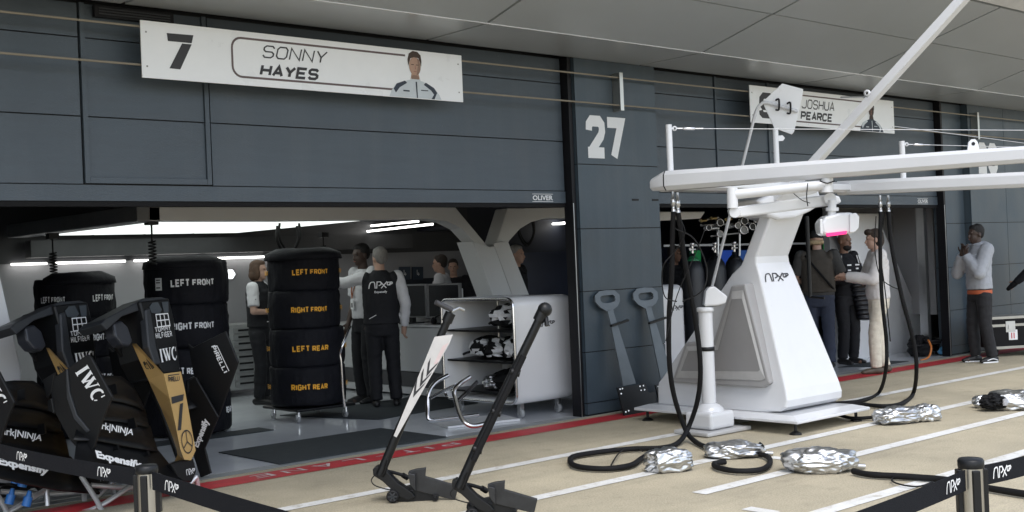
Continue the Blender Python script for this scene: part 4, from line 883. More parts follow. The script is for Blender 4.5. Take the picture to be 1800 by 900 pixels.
# grey housing set into the side of the column
def SX(pts, X): return [PX(x, y, X) for x, y in pts]
_HX = 8.515
GH = [(1180, 672), (1204, 602), (1254, 599), (1285, 502), (1309, 499), (1353, 674), (1340, 682)]
k = MB(); g = SX(GH, _HX); k.slab(g, (.75, 0, 0)); hs_ = part('side_housing', k, greyp, GT, .015)
g2 = SX([(1197, 652), (1210, 617), (1262, 615), (1286, 526), (1304, 525), (1336, 650), (1332, 653)], _HX-.018); gm = SX([(1188, 664), (1207, 609), (1258, 607), (1287, 512), (1306, 510), (1345, 665), (1338, 669)], _HX-.007)
k = MB(); n = len(g2); k.add(g2+gm, [(i, (i+1) % n, (i+1) % n+n, i+n) for i in range(n)]); part('recess_rim', k, mat('grey_light', (.42, .415, .41), .4), hs_)
k = MB(); k.sheet([p+V((.002, 0, 0)) for p in g2]); part('recess_panel', k, greyd, hs_)
place('logo', APX, lambda u, v: V((8.70+.36*u, 0, 0))+V((0, -1.94-.004+(.28*(1.40-(1.30+.075*v)))*-1, 1.30+.075*v)), dark, GT)
# beams
BD = V((.136, -.99, 0)).normalized(); NPt = V((7.15, -2.28, 2.16)); FPt = V((10.4, -1.9, 2.16)); BN = V((BD.y, -BD.x, 0))
def NB(x, y): return PP(x, y, NPt, BN)
def FB(x, y): return PP(x, y, FPt, BN)
def hexbeam(a, c, w, h, taper=1., name='beam', m=wsat):
    a, c = V(a), V(c); t = (c-a).normalized(); s_ = t.cross(V((0, 0, 1))).normalized(); u_ = s_.cross(t); k = MB()
    sec = [(-.5, -.28), (-.32, -.5), (.32, -.5), (.5, -.28), (.5, .28), (.36, .5), (-.36, .5), (-.5, .28)]
    R0 = [a+s_*w*p+u_*h*q for p, q in sec]; R1 = [c+s_*w*p*taper+u_*h*q*taper for p, q in sec]; n = len(sec)
    k.add(R0+R1, [(i, (i+1) % n, (i+1) % n+n, i+n) for i in range(n)]+[tuple(range(n)), tuple(range(2*n-1, n-1, -1))])
    return part(name, k, m, GT, .004)
na, nb = NB(1176, 318), NB(1800, 272); nd = (nb-na).normalized()
hexbeam(na, na+nd*7.5, .17, .155, max(.12, 1-.52*7.5/(nb-na).length)); k = MB()
s_ = nd.cross(V((0, 0, 1))).normalized(); u_ = s_.cross(nd); w, h = .168, .153
sec = [(-.5, -.28), (-.32, -.5), (.32, -.5), (.5, -.28), (.5, .28), (.36, .5), (-.36, .5), (-.5, .28)]
R0 = [na-nd*.004+s_*w*p+u_*h*q for p, q in sec]; R1 = [na-nd*.125+s_*w*p*.85+u_*h*(q*.66-.16) for p, q in sec]; R2 = [na-nd*.14+s_*w*p*.75+u_*h*(q*.56-.16) for p, q in sec]
lofted(k, [R0, R1, R2]); part('end_cap', k, wsat, GT, .004)
k = MB(); k.add([na-nd*.0+s_*w*p*1.02+u_*h*q*1.02 for p, q in sec]+[na+nd*.01+s_*w*p*1.02+u_*h*q*1.02 for p, q in sec], [(i, (i+1) % 8, (i+1) % 8+8, i+8) for i in range(8)]); part('cap_seam', k, dseal, GT)
fa, fb = FB(1476, 331), FB(1800, 316); fd = (fb-fa).normalized()
hexbeam(fa, fa+fd*7.5, .16, .14)
hexbeam(na+V((.02, .0, -.03)), fa+V((0, 0, -.0)), .30, .10, name='cross_beam')
k = MB(); q = [(1330, 352), (1345, 345), (1436, 322), (1444, 346), (1438, 364), (1425, 372), (1400, 383), (1372, 386), (1350, 380), (1343, 366)]
k.slab([PP(x, y, V((8.75, -2.15, 2.1)), V((-.25, -1, 0)).normalized()) for x, y in q], V((.1, .35, 0))); part('head', k, wsat, GT, .03, seg=3)
# leaning mast
k = MB(); ma, mb_ = PX(1418, 300, 9.05), PX(1700, -10, 9.25); md = (mb_-ma).normalized(); k.bar(ma-md*.3, ma+md*((mb_-ma).length*1.5), .075, .085, (1, 0, 0)); part('leaning_mast', k, wsat, GT, .006)
k = MB(); p = PX(1526, 170, 9.0); k.bar(p+V((0, .0, -.06)), p+V((0, 0, .03)), .04, .012); k.lathe(p+V((-.02, 0, .03)), [(.014, 0), (.03, 0), (.03, .014), (.014, .014), (.014, 0)], 16, (1, 0, 0)); part('mast_lug', k, wsat, GT)
k = MB(); k.tube([p, PX(1478, 171, 9.0)], .007, 6); part('mast_shackle', k, alu, GT)
# poles with turnbuckles and wires
def pole(base, top, r, wire_to, nm=0):
    k = MB(); k.cyl(base, top, r, n=14); o = part('wire_pole', k, wsat, GT)
    if wire_to is None: return
    t = V(top)+V((0, 0, -.03)); e = V(wire_to); d_ = (e-t).normalized()
    k = MB(); k.lathe(t+d_*.045, [(.010, -.006), (.02, -.006), (.02, .006), (.010, .006)], 14, d_.cross(V((0, 0, 1)))); k.bar(t, t+d_*.04, .02, .012); part('pole_lug', k, wsat, o)
    k = MB(); k.tube([t+d_*.06, t+d_*.11], .006, 6); k.tube([t+d_*.11, t+d_*.12, t+d_*.20, t+d_*.21], [.006, .013, .013, .006], 8); k.tube([t+d_*.21, t+d_*.27], .006, 6); part('turnbuckle', k, chrome, o)
    k = MB(); k.tube([t+d_*.27, e], .0035, 5); part('wire', k, alu, GT)
b1 = NB(1179, 306); pole(b1, V((b1.x, b1.y, PP(1179, 219, b1, VIEWH).z)), .025, PP(1800, 229, b1, VIEWH))
b2 = PP(1366, 300, na.lerp(fa, .45), VIEWH); pole(b2, V((b2.x, b2.y, PP(1366, 225, b2, VIEWH).z)), .025, None)
b3 = FB(1588, 316); pole(b3, V((b3.x, b3.y, PP(1588, 248, b3, VIEWH).z)), .028, PP(1800, 259, b3, VIEWH))
k = MB(); k.tube([PP(1572, 222, b3, VIEWH), PP(1850, 258, b3, VIEWH)], .0035, 5); part('wire', k, alu, GT)
k = MB(); p = PP(1372, 243, b2, VIEWH); k.slab([p+RH*a+V((0, 0, c)) for a, c in ((-.03, .025), (.02, .025), (.04, 0), (.02, -.025), (-.03, -.025))], VIEWH*.012); part('pole_tab', k, wsat, GT)
k = MB(); p = NB(1711, 258); k.slab([p+RH*a+V((0, 0, c)) for a, c in ((-.04, -.03), (-.03, .03), (-.01, .05), (.015, .05), (.03, .03), (.04, -.03))], VIEWH*.012); part('beam_lug', k, wsat, GT)
k = MB(); k.cyl(p-VIEWH*.003+V((0, 0, .02)), p+V((0, 0, .02)), .012, n=12); part('beam_lug_hole', k, dseal, GT)
# articulated arm with the light head
zA = dep(NB(1455, 300))
Q = lambda x, y, d=0: DZ(x, y, zA+d)
LA = thing('signal_light_arm', Q(1455, 318), 'white articulated arm under the near gantry beam holding a boxy light with pink lens', 'light arm')
k = MB(); k.cyl(Q(1454, 306), Q(1454, 338), .042, n=18); part('socket', k, wsat, LA)
k = MB(); k.tube([Q(1450, 325), Q(1290, 342, .15)], .037, 14); part('upper_arm', k, wsat, LA)
k = MB(); k.cyl(Q(1287, 330, .15), Q(1288, 366, .15), .040, n=18); part('elbow', k, wsat, LA)
k = MB(); k.slab([Q(*p, .16) for p in ((1281, 367), (1296, 363), (1460, 341), (1476, 345), (1480, 355), (1470, 360), (1300, 382), (1284, 381))], VIEWH*.08); part('lower_arm', k, wsat, LA, .012)
k = MB(); k.cyl(Q(1292, 373, .13), Q(1293, 373, .18), .040, n=18); part('joint_disc', k, wsat, LA, .006); k = MB(); k.cyl(Q(1459, 349, .1), Q(1460, 349, .2), .042, n=18); part('joint_disc', k, wsat, LA, .006)
k = MB(); k.cyl(Q(1463, 352, .1), Q(1462, 386, .1), .030, n=16); k.cyl(Q(1463, 365, .1), Q(1463, 371, .1), .046, n=16); part('drop_tube', k, wsat, LA)
k = MB(); k.slab([Q(*p, .05) for p in ((1443, 392), (1452, 380), (1475, 374), (1498, 373), (1508, 380), (1509, 402), (1500, 410), (1455, 414), (1446, 411))], VIEWH*.20); hd = part('light_head', k, wsat, LA, .02)
k = MB(); k.slab([Q(*p, .035) for p in ((1453, 410), (1489, 405.5), (1488, 411.5), (1454, 416))], VIEWH*.02); part('lens', k, pink, hd)
k = MB(); k.slab([Q(*p, .03) for p in ((1494, 376), (1505, 374), (1511, 381), (1510, 401), (1503, 408), (1494, 409))], VIEWH*.05); part('side_cap', k, wsat, hd, .006); k = MB(); k.slab([Q(*p, .03) for p in ((1441, 386), (1446, 384), (1447, 412), (1442, 411))], VIEWH*.05); part('side_cap', k, wsat, hd, .006)
k = MB(); k.tube(spline([Q(1420, 322, -.04), Q(1418, 345, -.02), Q(1420, 362, .1)], 4), .004, 5); k.tube(spline([Q(1441, 318, -.05), Q(1454, 322, -.05), Q(1467, 318, -.05)], 4), .005, 5); k.tube(spline([Q(1395, 340, .1), Q(1410, 352, .1), Q(1424, 357, .1)], 4), .003, 5); part('cable', k, rubber, LA)
# lollipop pole leaning on the gantry
zl = dep(PZ(1205, 690, .15)); zt = zl-.55; LQ = lambda x, y: DZ(x, y, zl+(zt-zl)*(690-y)/510)
LP_ = thing('lollipop_board', PZ(1205, 690, .155), 'white six sided stop board on a long thin pole leaning against the gantry', 'stop board')
k = MB(); k.tube([LQ(1205, 690), LQ(1283, 378), LQ(1322, 222)]+spline([LQ(1322, 222), LQ(1329, 196), LQ(1338, 183), LQ(1350, 181), LQ(1402, 196)], 5)[1:], .016, 9); part('pole', k, wsat, LP_)
k = MB(); k.slab([LQ(x, y)+VIEWH*.02 for x, y in ((1376, 146), (1413, 156), (1412, 166), (1397, 231), (1393, 236), (1362, 225), (1343, 183), (1345, 175))], VIEWH*.012); part('board', k, white, LP_, .004)
for x, y in ((1364, 184), (1384, 190)):
    k = MB(); a, c = LQ(x, y-8), LQ(x, y+9); k.tube(spline([a, a+RH*.02-VIEWH*.04, c+RH*.02-VIEWH*.04, c], 4), .010, 7); part('clamp', k, blk, LP_)
# hydraulic post
hp = PZ(1268, 762); T = thing('hydraulic_post', hp, 'short round white post with black strap and hinged top, standing beside the gantry', 'post'); hp = V((hp.x, hp.y+.12, 0))
k = MB(); k.slab([hp+V((a, c, .006)) for a, c in ((-.28, -.2), (.30, -.22), (.32, .2), (-.26, .2))], (0, 0, .035)); part('foot_plate', k, mat('plate_grey', (.45, .45, .45), .5), T, .01)
k = MB(); k.obox(hp+V((0, 0, .12)), V((.165, 0, 0)), V((0, .15, 0)), V((0, 0, .075))); k.lathe(hp, [(.13, .19), (.12, .22), (.085, .25), (.066, .26)], 24); part('base', k, wsat, T, .03, seg=3)
zt_ = PP(1266, 541, hp, VIEWH).z
k = MB(); k.cyl(hp+V((0, 0, .2)), hp+V((0, 0, zt_)), .062, n=26); part('tube', k, wsat, T)
k = MB(); k.lathe(hp+V((0, 0, zt_)), [(.0, -.03), (.072, -.03), (.076, -.02), (.076, .004), (.07, .012), (0, .012)], 26); part('collar', k, wsat, T)
zz = dep(hp); q = [(1241, 512), (1246, 505), (1256, 503), (1279, 521), (1276, 533), (1262, 537), (1238, 538)]
k = MB(); k.slab([DZ(x, y, zz-.07) for x, y in q], VIEWH*.12); part('hinge_head', k, wsat, T, .012)
k = MB(); k.cyl(DZ(1268, 533, zz), hp+V((0, 0, zt_+.02)), .02, n=10); part('pin', k, steel, T)
zb = PP(1266, 612, hp, VIEWH).z; k = MB(); k.lathe(hp+V((0, 0, zb)), [(.066, -.018), (.067, -.018), (.067, .018), (.066, .018)], 26); k.tube([hp-RH*.06+V((0, 0, zb)), DZ(1227, 608, zl-.1)], .018, 8); part('strap', k, blk, T)

# ------------------------------------------------------------------ hoses and foil covered wheel guns
def hose(pts, r, label, top=None, fit=True, group='black hoses of the gantry'):
    T = thing('air_hose', pts[-1], label, 'hose', group); k = MB(); sp = spline(pts, 8)
    rs = [r*(1+.06*mnoise.noise(p*14)) for p in sp]; k.tube(sp, rs, 9); part('hose', k, blkm, T)
    if fit:
        p = V(pts[0]); k = MB(); k.tube([p+V((0, 0, z)) for z in (0, .02, .021, .05, .051, .10, .101, .16)], [.018, .018, .013, .013, .020, .020, .012, .012], 10); part('coupling', k, alu, T)
    return T
zh = dep(NB(1186, 330))
def HZ(x, y, g): # from the beam (g=0) to the floor (g=1)
    return g
gA, gB = PZ(1214, 775), PZ(1228, 772)
za, zg = zh, dep(gA)
hA = lambda x, y, t: DZ(x, y, za+(zg-za)*t)
hose([hA(1184, 372, 0), hA(1182, 420, .1), hA(1181, 480, .2), hA(1176, 560, .4), hA(1177, 640, .6), hA(1186, 700, .8), hA(1205, 755, .97)]+[PZ(x, y, .03) for x, y in ((1222, 776), (1245, 787), (1265, 790), (1300, 786))], .021, 'black hose hanging furthest left from the near gantry beam, ending at foil beside the post')
hose([hA(1192, 374, 0), hA(1204, 460, .2), hA(1222, 560, .45), hA(1231, 640, .6), hA(1227, 700, .8), hA(1210, 752, .96)]+[PZ(x, y, .03) for x, y in ((1192, 778), (1165, 787), (1110, 789), (1050, 795), (1010, 802), (1002, 810), (1015, 820), (1060, 824), (1105, 819), (1125, 808), (1140, 798))], .021, 'black hose running into a wide loop on the lane beside the leftmost foil cover')
hose([PZ(x, y, .03) for x, y in ((1330, 797), (1350, 803), (1353, 815), (1335, 826), (1295, 828), (1262, 822), (1256, 815), (1275, 812))], .020, 'short black hose loop lying under the foil cover beside the post', fit=False)
k = MB(); k.tube(spline([hA(1181, 378, 0), hA(1185, 400, .05), hA(1220, 420, .0), hA(1242, 470, .1), hA(1235, 510, .1), hA(1200, 530, .2)], 6), .006, 5); k.tube(spline([hA(1196, 385, 0), hA(1204, 410, 0), hA(1188, 440, .1), hA(1165, 470, .1), hA(1168, 520, .2), hA(1190, 530, .2)], 6), .005, 5); k.tube(spline([hA(1170, 600, .2), hA(1190, 520, .2), hA(1225, 440, .1), hA(1240, 400, .1)], 6), .004, 5)
solo('thin_cable', k, rubber, 'thin black cables tangled around the hoses at the left end of the gantry', 'cable')
zf = dep(FB(1555, 340)); gF = PZ(1550, 708); zgf = dep(gF)
hF = lambda x, y, t: DZ(x, y, zf+(zgf-zf)*t)
hose([hF(1548, 372, 0), hF(1547, 430, .1), hF(1550, 520, .3), hF(1558, 600, .6), hF(1557, 650, .8)]+[PZ(x, y, .03) for x, y in ((1545, 690), (1515, 704), (1480, 708), (1440, 710))], .019, 'black hose hanging from the far gantry beam, left one of that pair')
hose([hF(1562, 372, 0), hF(1567, 430, .1), hF(1585, 520, .3), hF(1606, 600, .6), hF(1611, 650, .8)]+[PZ(x, y, .03) for x, y in ((1605, 692), (1585, 709), (1555, 714), (1510, 711), (1460, 713))], .021, 'black hose hanging from the far gantry beam, right one of that pair')
k = MB(); k.tube(spline([hF(1555, 372, 0), hF(1548, 440, .1), hF(1557, 520, .2), hF(1565, 600, .5)], 6), .006, 5); k.tube(spline([hF(1540, 380, 0), hF(1538, 440, .1), hF(1550, 490, .2), hF(1582, 510, .3)], 6), .005, 5)
solo('thin_cable', k, rubber, 'thin black cables hanging between the two far hoses', 'cable')
hose([PZ(x, y, .03) for x, y in ((1500, 828), (1530, 834), (1600, 838), (1660, 843), (1720, 855), (1800, 868), (1850, 875))], .022, 'black hose lying on the lane from the large foil cover behind the right post', fit=False)
k = MB(); k.tube(spline([PZ(x, y, .02) for x, y in ((1572, 836), (1568, 845), (1585, 852), (1615, 855), (1640, 847))], 5), .006, 5); solo('thin_cable', k, rubber, 'thin black cable looping beside the hose behind the right post', 'cable')
hose([PZ(x, y, .03) for x, y in ((1540, 733), (1500, 735), (1470, 728))], .016, 'short thin black hose between the base plate and the pair of foil covers', fit=False)
k = MB(); k.tube(spline([PZ(x, y, .03) for x, y in ((1074, 818), (1085, 800), (1100, 788), (1118, 787), (1130, 793))], 6), .006, 5); solo('thin_cable', k, rubber, 'thin black cable curving over the wide hose loop', 'cable')
def foilbag(px, py, wpx, hpx, seed, label, rot=0, open_=0, elong=.62):
    g = PZ(px, py+hpx*.36); d = dep(g); w = wpx*d/FPX/2; h = hpx*d/FPX/2*.95
    T = thing('foil_cover', (g.x, g.y, 0), label, 'foil cover', 'foil covered wheel guns on the lane')
    me = addmats(crumple((0, 0, 0), (w, w*elong, h), seed, .34, 5, soft=True), [foil])
    me.polygons.foreach_set('use_smooth', [True]*len(me.polygons)); ang = math.atan2(RH.y, RH.x)+rot
    R_m = Matrix.Rotation(ang, 3, 'Z')
    for v in me.vertices: v.co = R_m @ v.co+V((g.x, g.y, h*.86+.002))
    part('foil', me, None, T)
    if open_:
        k = MB(); c = V((g.x, g.y, h*.8))+RH*w*open_*.93; k.tube(spline([c+V((0, 0, h*.75)), c+RH*.03*open_+V((0, 0, h*.2)), c-RH*.02*open_+V((0, 0, -h*.3)), c+V((0, 0, -h*.72))], 6), .010, 6); part('hem', k, blk, T)
        k = MB(); k.tube([c+V((0, 0, -h*.45)), c+RH*.10*open_+V((0, 0, -h*.55))], .018, 10); part('coupling', k, alu, T)
    return T
foilbag(1176, 812, 80, 46, 21, 'crumpled silver foil cover inside the wide hose loop, leftmost on the lane', .25)
foilbag(1291, 792, 96, 32, 22, 'crumpled silver foil cover with black hem directly in front of the white post', 0, 1)
foilbag(1441, 812, 118, 46, 23, 'largest crumpled silver foil cover, alone in the middle of the lane', -.1, 1)
foilbag(1578, 732, 82, 33, 24, 'crumpled silver foil cover by the base plate, left one of a touching pair', .35)
foilbag(1630, 728, 44, 34, 25, 'small rounded silver foil cover, right one of a touching pair', .2, 0, .8)
foilbag(1782, 706, 84, 38, 26, 'crumpled silver foil cover at the right picture edge', -.3)
T = foilbag(1728, 708, 34, 24, 27, 'small silver foil cover with an open black bag beside it, near the right edge', .2)
g = PZ(1748, 722); k = MB(); me = addmats(crumple((g.x, g.y, .085), (.13, .10, .07), 31, .3, 4, rot=-.3), [blkm]); part('open_bag', me, None, T)
k = MB(); k.box((g.x-.05, g.y-.125, .06), (g.x+.03, g.y-.11, .12)); part('tag', k, mat('tag_grey', (.4, .4, .42), .5), T)

# ================================================================== THE RIGHT GARAGE
T = thing('garage_arch', (14.3, .9, 0), 'white leaning arch leg behind the men in the right garage', 'arch')
k = MB(); k.slab([PY(x, y, 1.0) for x, y in ((1466, 375), (1548, 375), (1553, 404), (1628, 582), (1632, 597), (1626, 608), (1610, 616), (1480, 636), (1480, 560), (1530, 510))], (0, .14, 0)); part('leg', k, mat('leg_white', (.80, .81, .82), .35, 0, .03), T, .012)
k = MB(); k.slab([PY(x, y, .99) for x, y in ((1160, 372), (1240, 372), (1232, 384), (1160, 388))], (0, .14, 0)); part('beam', k, whiteg, T, .01)
k = MB(); k.box((12.5, 2.2, .0), (14.6, 2.3, .62)); solo('low_cupboard', k, wallw, 'low white cupboard in the right garage behind the man in dark jacket', 'cupboard')
k = MB(); k.box((15.52, .30, 0), (15.60, .42, 2.72)); solo('door_post', k, alu, 'slim metal post at the right edge of the right garage opening', 'post')
k = MB(); k.bar(PY(1168, 432, 3.0), PY(1470, 427, 3.0), .03, .03); o = part('led_tube', k, mat('led_dim', (.7, .75, .8), .5, emit=.06, var=0), None); tag(o, 'dim long tube light across the back of the right garage', 'light')
k = MB(); k.box((11.5, 4.6, 1.0), (18, 4.7, 1.72)); solo('display_wall', k, mat('display_dark', (.03, .04, .075), .3), 'dark display board across the back of the right garage', 'display')
for i, (x0, x1, y0, y1, c, nm) in enumerate(((1215, 1232, 440, 475, (.01, .09, .03), 'green'), (1262, 1290, 440, 470, (.015, .04, .20), 'blue'), (1448, 1462, 425, 470, (.02, .12, .04), 'green narrow'), (1464, 1474, 425, 445, (.03, .05, .28), 'blue narrow'), (1300, 1318, 440, 470, (.02, .05, .16), 'dark blue'))):
    k = MB(); k.slab([PY(x, y, 4.58) for x, y in ((x0, y0), (x1, y0), (x1, y1), (x0, y1))], (0, .015, 0)); solo('lit_screen', k, mat('screen_'+nm.replace(' ', '_'), c, .4, emit=.45, var=.35, vs=8), 'small glowing %s screen on the display board in the right garage' % nm, 'screen')
for i, (x, nm) in enumerate(((1222, 'leftmost, its green neck lit'), (1262, 'second from the left under the gauges'), (1296, 'third from the left under the gauges'), (1328, 'rightmost, half behind the gantry column'))):
    p = PY(x, 560, 1.5+.1*(i % 2)); T = thing('gas_cylinder', (p.x, p.y, 0), 'tall dark gas cylinder in the right garage, '+nm, 'gas cylinder', 'gas cylinders in the right garage')
    k = MB(); k.lathe((p.x, p.y, 0), [(0, .01), (.135, .01), (.14, .03), (.14, 1.36), (.12, 1.46), (.06, 1.54), (.035, 1.56), (.035, 1.6), (0, 1.6)], 24); part('body', k, mat('cylinder_navy', (.015, .017, .022), .4), T)
    k = MB(); k.lathe((p.x, p.y, 1.50), [(.09, 0), (.092, .005), (.05, .05), (.04, .06)], 20); part('collar', k, mat('collar_green', (.03, .22, .09), .4) if i == 0 else blk, T)
    k = MB(); k.cyl((p.x, p.y, 1.6), (p.x, p.y, 1.75), .018); k.cyl((p.x-.04, p.y, 1.65), (p.x+.05, p.y, 1.65), .02); k.tube([(p.x, p.y, 1.69), (p.x, p.y, 1.70), (p.x, p.y, 1.74), (p.x, p.y, 1.75)], [.02, .032, .032, .02], 8); part('valve', k, chrome, T)
GM = thing('gauge_manifold', PY(1280, 410, 1.3), 'rack of chrome pressure gauges and valves above the gas cylinders', 'gauges')
for i, (x, y, r) in enumerate(((1266, 391, .05), (1266, 411, .045), (1309, 388, .055), (1308, 404, .06), (1323, 398, .05), (1297, 396, .045), (1246, 400, .04), (1330, 386, .045))):
    p = PY(x, y, 1.25); k = MB(); k.lathe(p, [(0, .04), (r, .04), (r, 0), (r*.86, -.008), (r*.84, .004), (0, .004)], 18, (-.3, -1, 0)) if 0 else k.lathe(p, [(0, -.04), (r, -.04), (r, 0), (r*.86, .008), (r*.84, -.004), (0, -.004)], 18, (-.5, -1, 0)); g_ = part('gauge', k, chrome, GM)
    k = MB(); k.lathe(p+V((-.5, -1, 0)).normalized()*.0, [(0, -.002), (r*.8, -.002)], 18, (-.5, -1, 0)); part('dial', k, mat('dial_grey', (.25, .26, .27), .4) if i % 2 else blk, g_)
k = MB()
for a, c, r in (((1230, 388), (1262, 382), .016), ((1232, 396), (1320, 392), .014), ((1240, 402), (1262, 401), .03), ((1262, 388), (1262, 450), .016), ((1300, 385), (1300, 450), .016), ((1250, 415), (1315, 408), .012), ((1282, 398), (1296, 397), .028)): k.tube([PY(*a, 1.32), PY(*c, 1.32)], r, 8)
part('pipework', k, alu, GM)
for x, y in ((1232, 388), (1250, 384), (1276, 386)): k = MB(); k.cyl(PY(x, y, 1.28), PY(x+9, y-1, 1.28), .022, n=8); part('knob', k, mat('brass', (.45, .33, .14), .3, 1), GM)
# second white cabinet behind the pillar
T = thing('wheeled_cabinet', PY(1192, 650, .5), 'white rounded cabinet half hidden behind the slate pillar and hoses', 'cabinet')
q0 = PY(1120, 560, .75); q1 = PY(1207, 560, .75)
k = MB(); rr = []
for i in range(9):
    a = pi/2*i/8; x = q1.x-.09+.09*sin(a); rr.append(rrect(x, .75+.09*(1-cos(a))*.8, 1.7-.09*(1-cos(a)), .14+.09*(1-cos(a)), 1.24-.09*(1-cos(a)), max(.015, .09*cos(a))))
rr = [rrect(q0.x, .75, 1.7, .14, 1.24, .09)]+rr; lofted(k, rr); part('shell', k, wsat, T)
place('logo', APX, flat((q1.x-.32, .746, .93), (.26, 0, 0), (0, 0, .06)), dark, T)
for x in (q0.x+.1, q1.x-.12):
    k = MB(); k.lathe((x, .85, .05), [(0, 0), (.045, 0), (.048, .006), (.048, .028), (0, .034)], 16, (1, 0, 0)); k.box((x-.01, .83, .06), (x+.045, .87, .145)); part('caster', k, alu, T)
# pole with a foot
T = thing('black_pole', PY(1422, 525, 0), 'upright thin black pole with a short foot bar beside the gantry column', 'pole'); zq = dep(PZ(1424, 700))+.25
k = MB(); k.tube([DZ(1418, 380, zq), DZ(1424, 522, zq)], .022, 10); part('pole', k, blk, T)
k = MB(); k.tube([DZ(1423, 522, zq), DZ(1449, 524, zq-.1)], .012, 8); part('foot_bar', k, blk, T)
# heap of cables by the jamb
c = PY(1632, 612, .35); T = thing('cable_pile', (c.x, c.y, 0), 'heap of black cables with an orange lead beside the right garage jamb', 'cable'); random.seed(5)
for i in range(7):
    o_ = V((c.x+random.uniform(-.45, .4), c.y+random.uniform(-.12, .15), 0)); k = MB()
    pts = [o_+V((.2*cos(a)+random.uniform(-.05, .05), .12*sin(a)+random.uniform(-.05, .05), .03+.03*i+.03*random.random())) for a in [2*pi*j/9 for j in range(12)]]
    k.tube(spline(pts, 4), .016, 6); part('cable', k, rubber, T)
me = addmats(crumple((c.x-.15, c.y+.05, .14), (.16, .14, .15), 41, .4, 3), [blkm]); part('junction_box', me, None, T)
k = MB(); k.tube(spline([PY(x, y, .1) for x, y in ((1632, 598), (1637, 612), (1632, 628), (1618, 634))], 6), .014, 7); part('lead', k, orange, T)
k = MB(); p = PY(1656, 614, .2); k.cyl(p+V((-.06, 0, -.04)), p+V((.07, 0, .05)), .038, n=12); k.cyl(p+V((.07, 0, .05)), p+V((.11, 0, .08)), .03, .02, 12); part('plug', k, mat('plug_pale_blue', (.10, .32, .55), .4), T)
# flight case
fc = PY(1740, 600, -.1); zc0 = PP(1741, 590, V((16.9, -.55, 0)), V((0, 1, 0))); T = thing('flight_case', (zc0.x, -.55, 0), 'black flight case with metal edges and butterfly latches on castors, by the right pillar', 'case')
zc = dep(PZ(1750, 614))+.1; Fc = lambda x, y: PP(x, y, V((16.9, -.55, 0)), V((0, 1, 0)))
x0, x1 = Fc(1741, 590).x, Fc(1741, 590).x+1.05; yF = -.55; z0, z1 = .13, Fc(1770, 556).z
k = MB(); k.box((x0, yF, z0), (x1, yF+.5, z1)); part('body', k, blkm, T)
k = MB(); w = .035
for a, c in (((x0, z0), (x1, z0)), ((x0, z1), (x1, z1)), ((x0, (z0+z1)/2+.10), (x1, (z0+z1)/2+.10))): k.box((a[0]-.005, yF-.006, a[1]-w/2), (c[0]+.005, yF+.03, c[1]+w/2))
for x in (x0, x1, (x0+x1)/2+.02): k.box((x-w/2, yF-.0065, z0), (x+w/2, yF+.03, z1))
k.box((x0-.008, yF+.47, z0), (x0+.02, yF+.506, z1)); k.box((x0-.008, yF, z1-w/2), (x0+.02, yF+.5, z1+w/2)); k.box((x0-.006, yF-.003, z1), (x1+.005, yF+.505, z1+.012))
part('metal_edging', k, mat('case_metal', (.42, .41, .38), .4, .8), T)
for x in (x0+.30, x0+.80): k = MB(); k.box((x-.07, yF-.012, z1-.20), (x+.07, yF-.005, z1-.05)); k.box((x-.035, yF-.022, z1-.16), (x+.035, yF-.011, z1-.1)); part('latch', k, alu, T)
k = MB(); k.box((x0+.27, yF-.010, z0+.10), (x0+.40, yF-.004, z0+.24)); lb = part('sticker', k, letter, T)
k = MB(); [k.box((x0+.305+i*.035, yF-.0115, z0+.12), (x0+.32+i*.035, yF-.0105, z0+.20)) for i in range(2)]; part('print', k, red, lb)
for x in (x0+.12, x1-.12, (x0+x1)/2+.1):
    k = MB(); k.lathe((x-.02, yF+.1, .055), [(0, 0), (.05, 0), (.055, .006), (.055, .034), (0, .04)], 18, (1, 0, 0)); k.box((x-.03, yF+.06, .07), (x+.03, yF+.14, .13)); part('caster', k, rubber, T)
T.rotation_euler = (0, 0, radians(-32))

# ================================================================== PEOPLE
def solidify_blob(mb, voxel, smooth=6, crease=0, seed=0):
    """one continuous skin over overlapping closed volumes"""
    me = mb.mesh('b', blk); o = bpy.data.objects.new('b', me)
    r = o.modifiers.new('r', 'REMESH'); r.mode = 'VOXEL'; r.voxel_size = voxel
    s_ = o.modifiers.new('s', 'SMOOTH'); s_.iterations = smooth; s_.factor = .5
    out = evaluated(o)
    bpy.data.objects.remove(o); bpy.data.meshes.remove(me); out.materials.clear()
    if crease:
        nr = [v.normal.copy() for v in out.vertices]; cs = [v.co.copy() for v in out.vertices]; fl = []
        for p, q in zip(cs, nr):
            n = mnoise.noise(V((p.x*9+seed, p.y*9, p.z*16)))+.5*mnoise.noise(V((p.x*22, p.y*22+seed, p.z*30)))
            fl += (p+q*n*crease)[:]
        out.vertices.foreach_set('co', fl); out.update()
    for p in out.polygons: p.use_smooth = True
    return out
def cap(k, a, c, ra, rc, n=14):
    a, c = V(a), V(c); k.tube([a, c], [ra, rc], n); k.ball(a, ra, n, 8); k.ball(c, rc, n, 8)
def rings(k, rs, n=20):   # (centre, half width, half depth[, turn])
    vs = []
    for r in rs:
        c, w, d = V(r[0]), r[1], r[2]; t = r[3] if len(r) > 3 else 0
        for j in range(n):
            a = 2*pi*j/n; x, y = w*cos(a), d*sin(a); vs.append(c+V((x*cos(t)-y*sin(t), x*sin(t)+y*cos(t), 0)))
    m = len(rs); k.add(vs, [(i*n+j, i*n+(j+1) % n, (i+1)*n+(j+1) % n, (i+1)*n+j) for i in range(m-1) for j in range(n)], True)
    k.add(vs[:n], [tuple(range(n))]); k.add(vs[-n:], [tuple(range(n))])
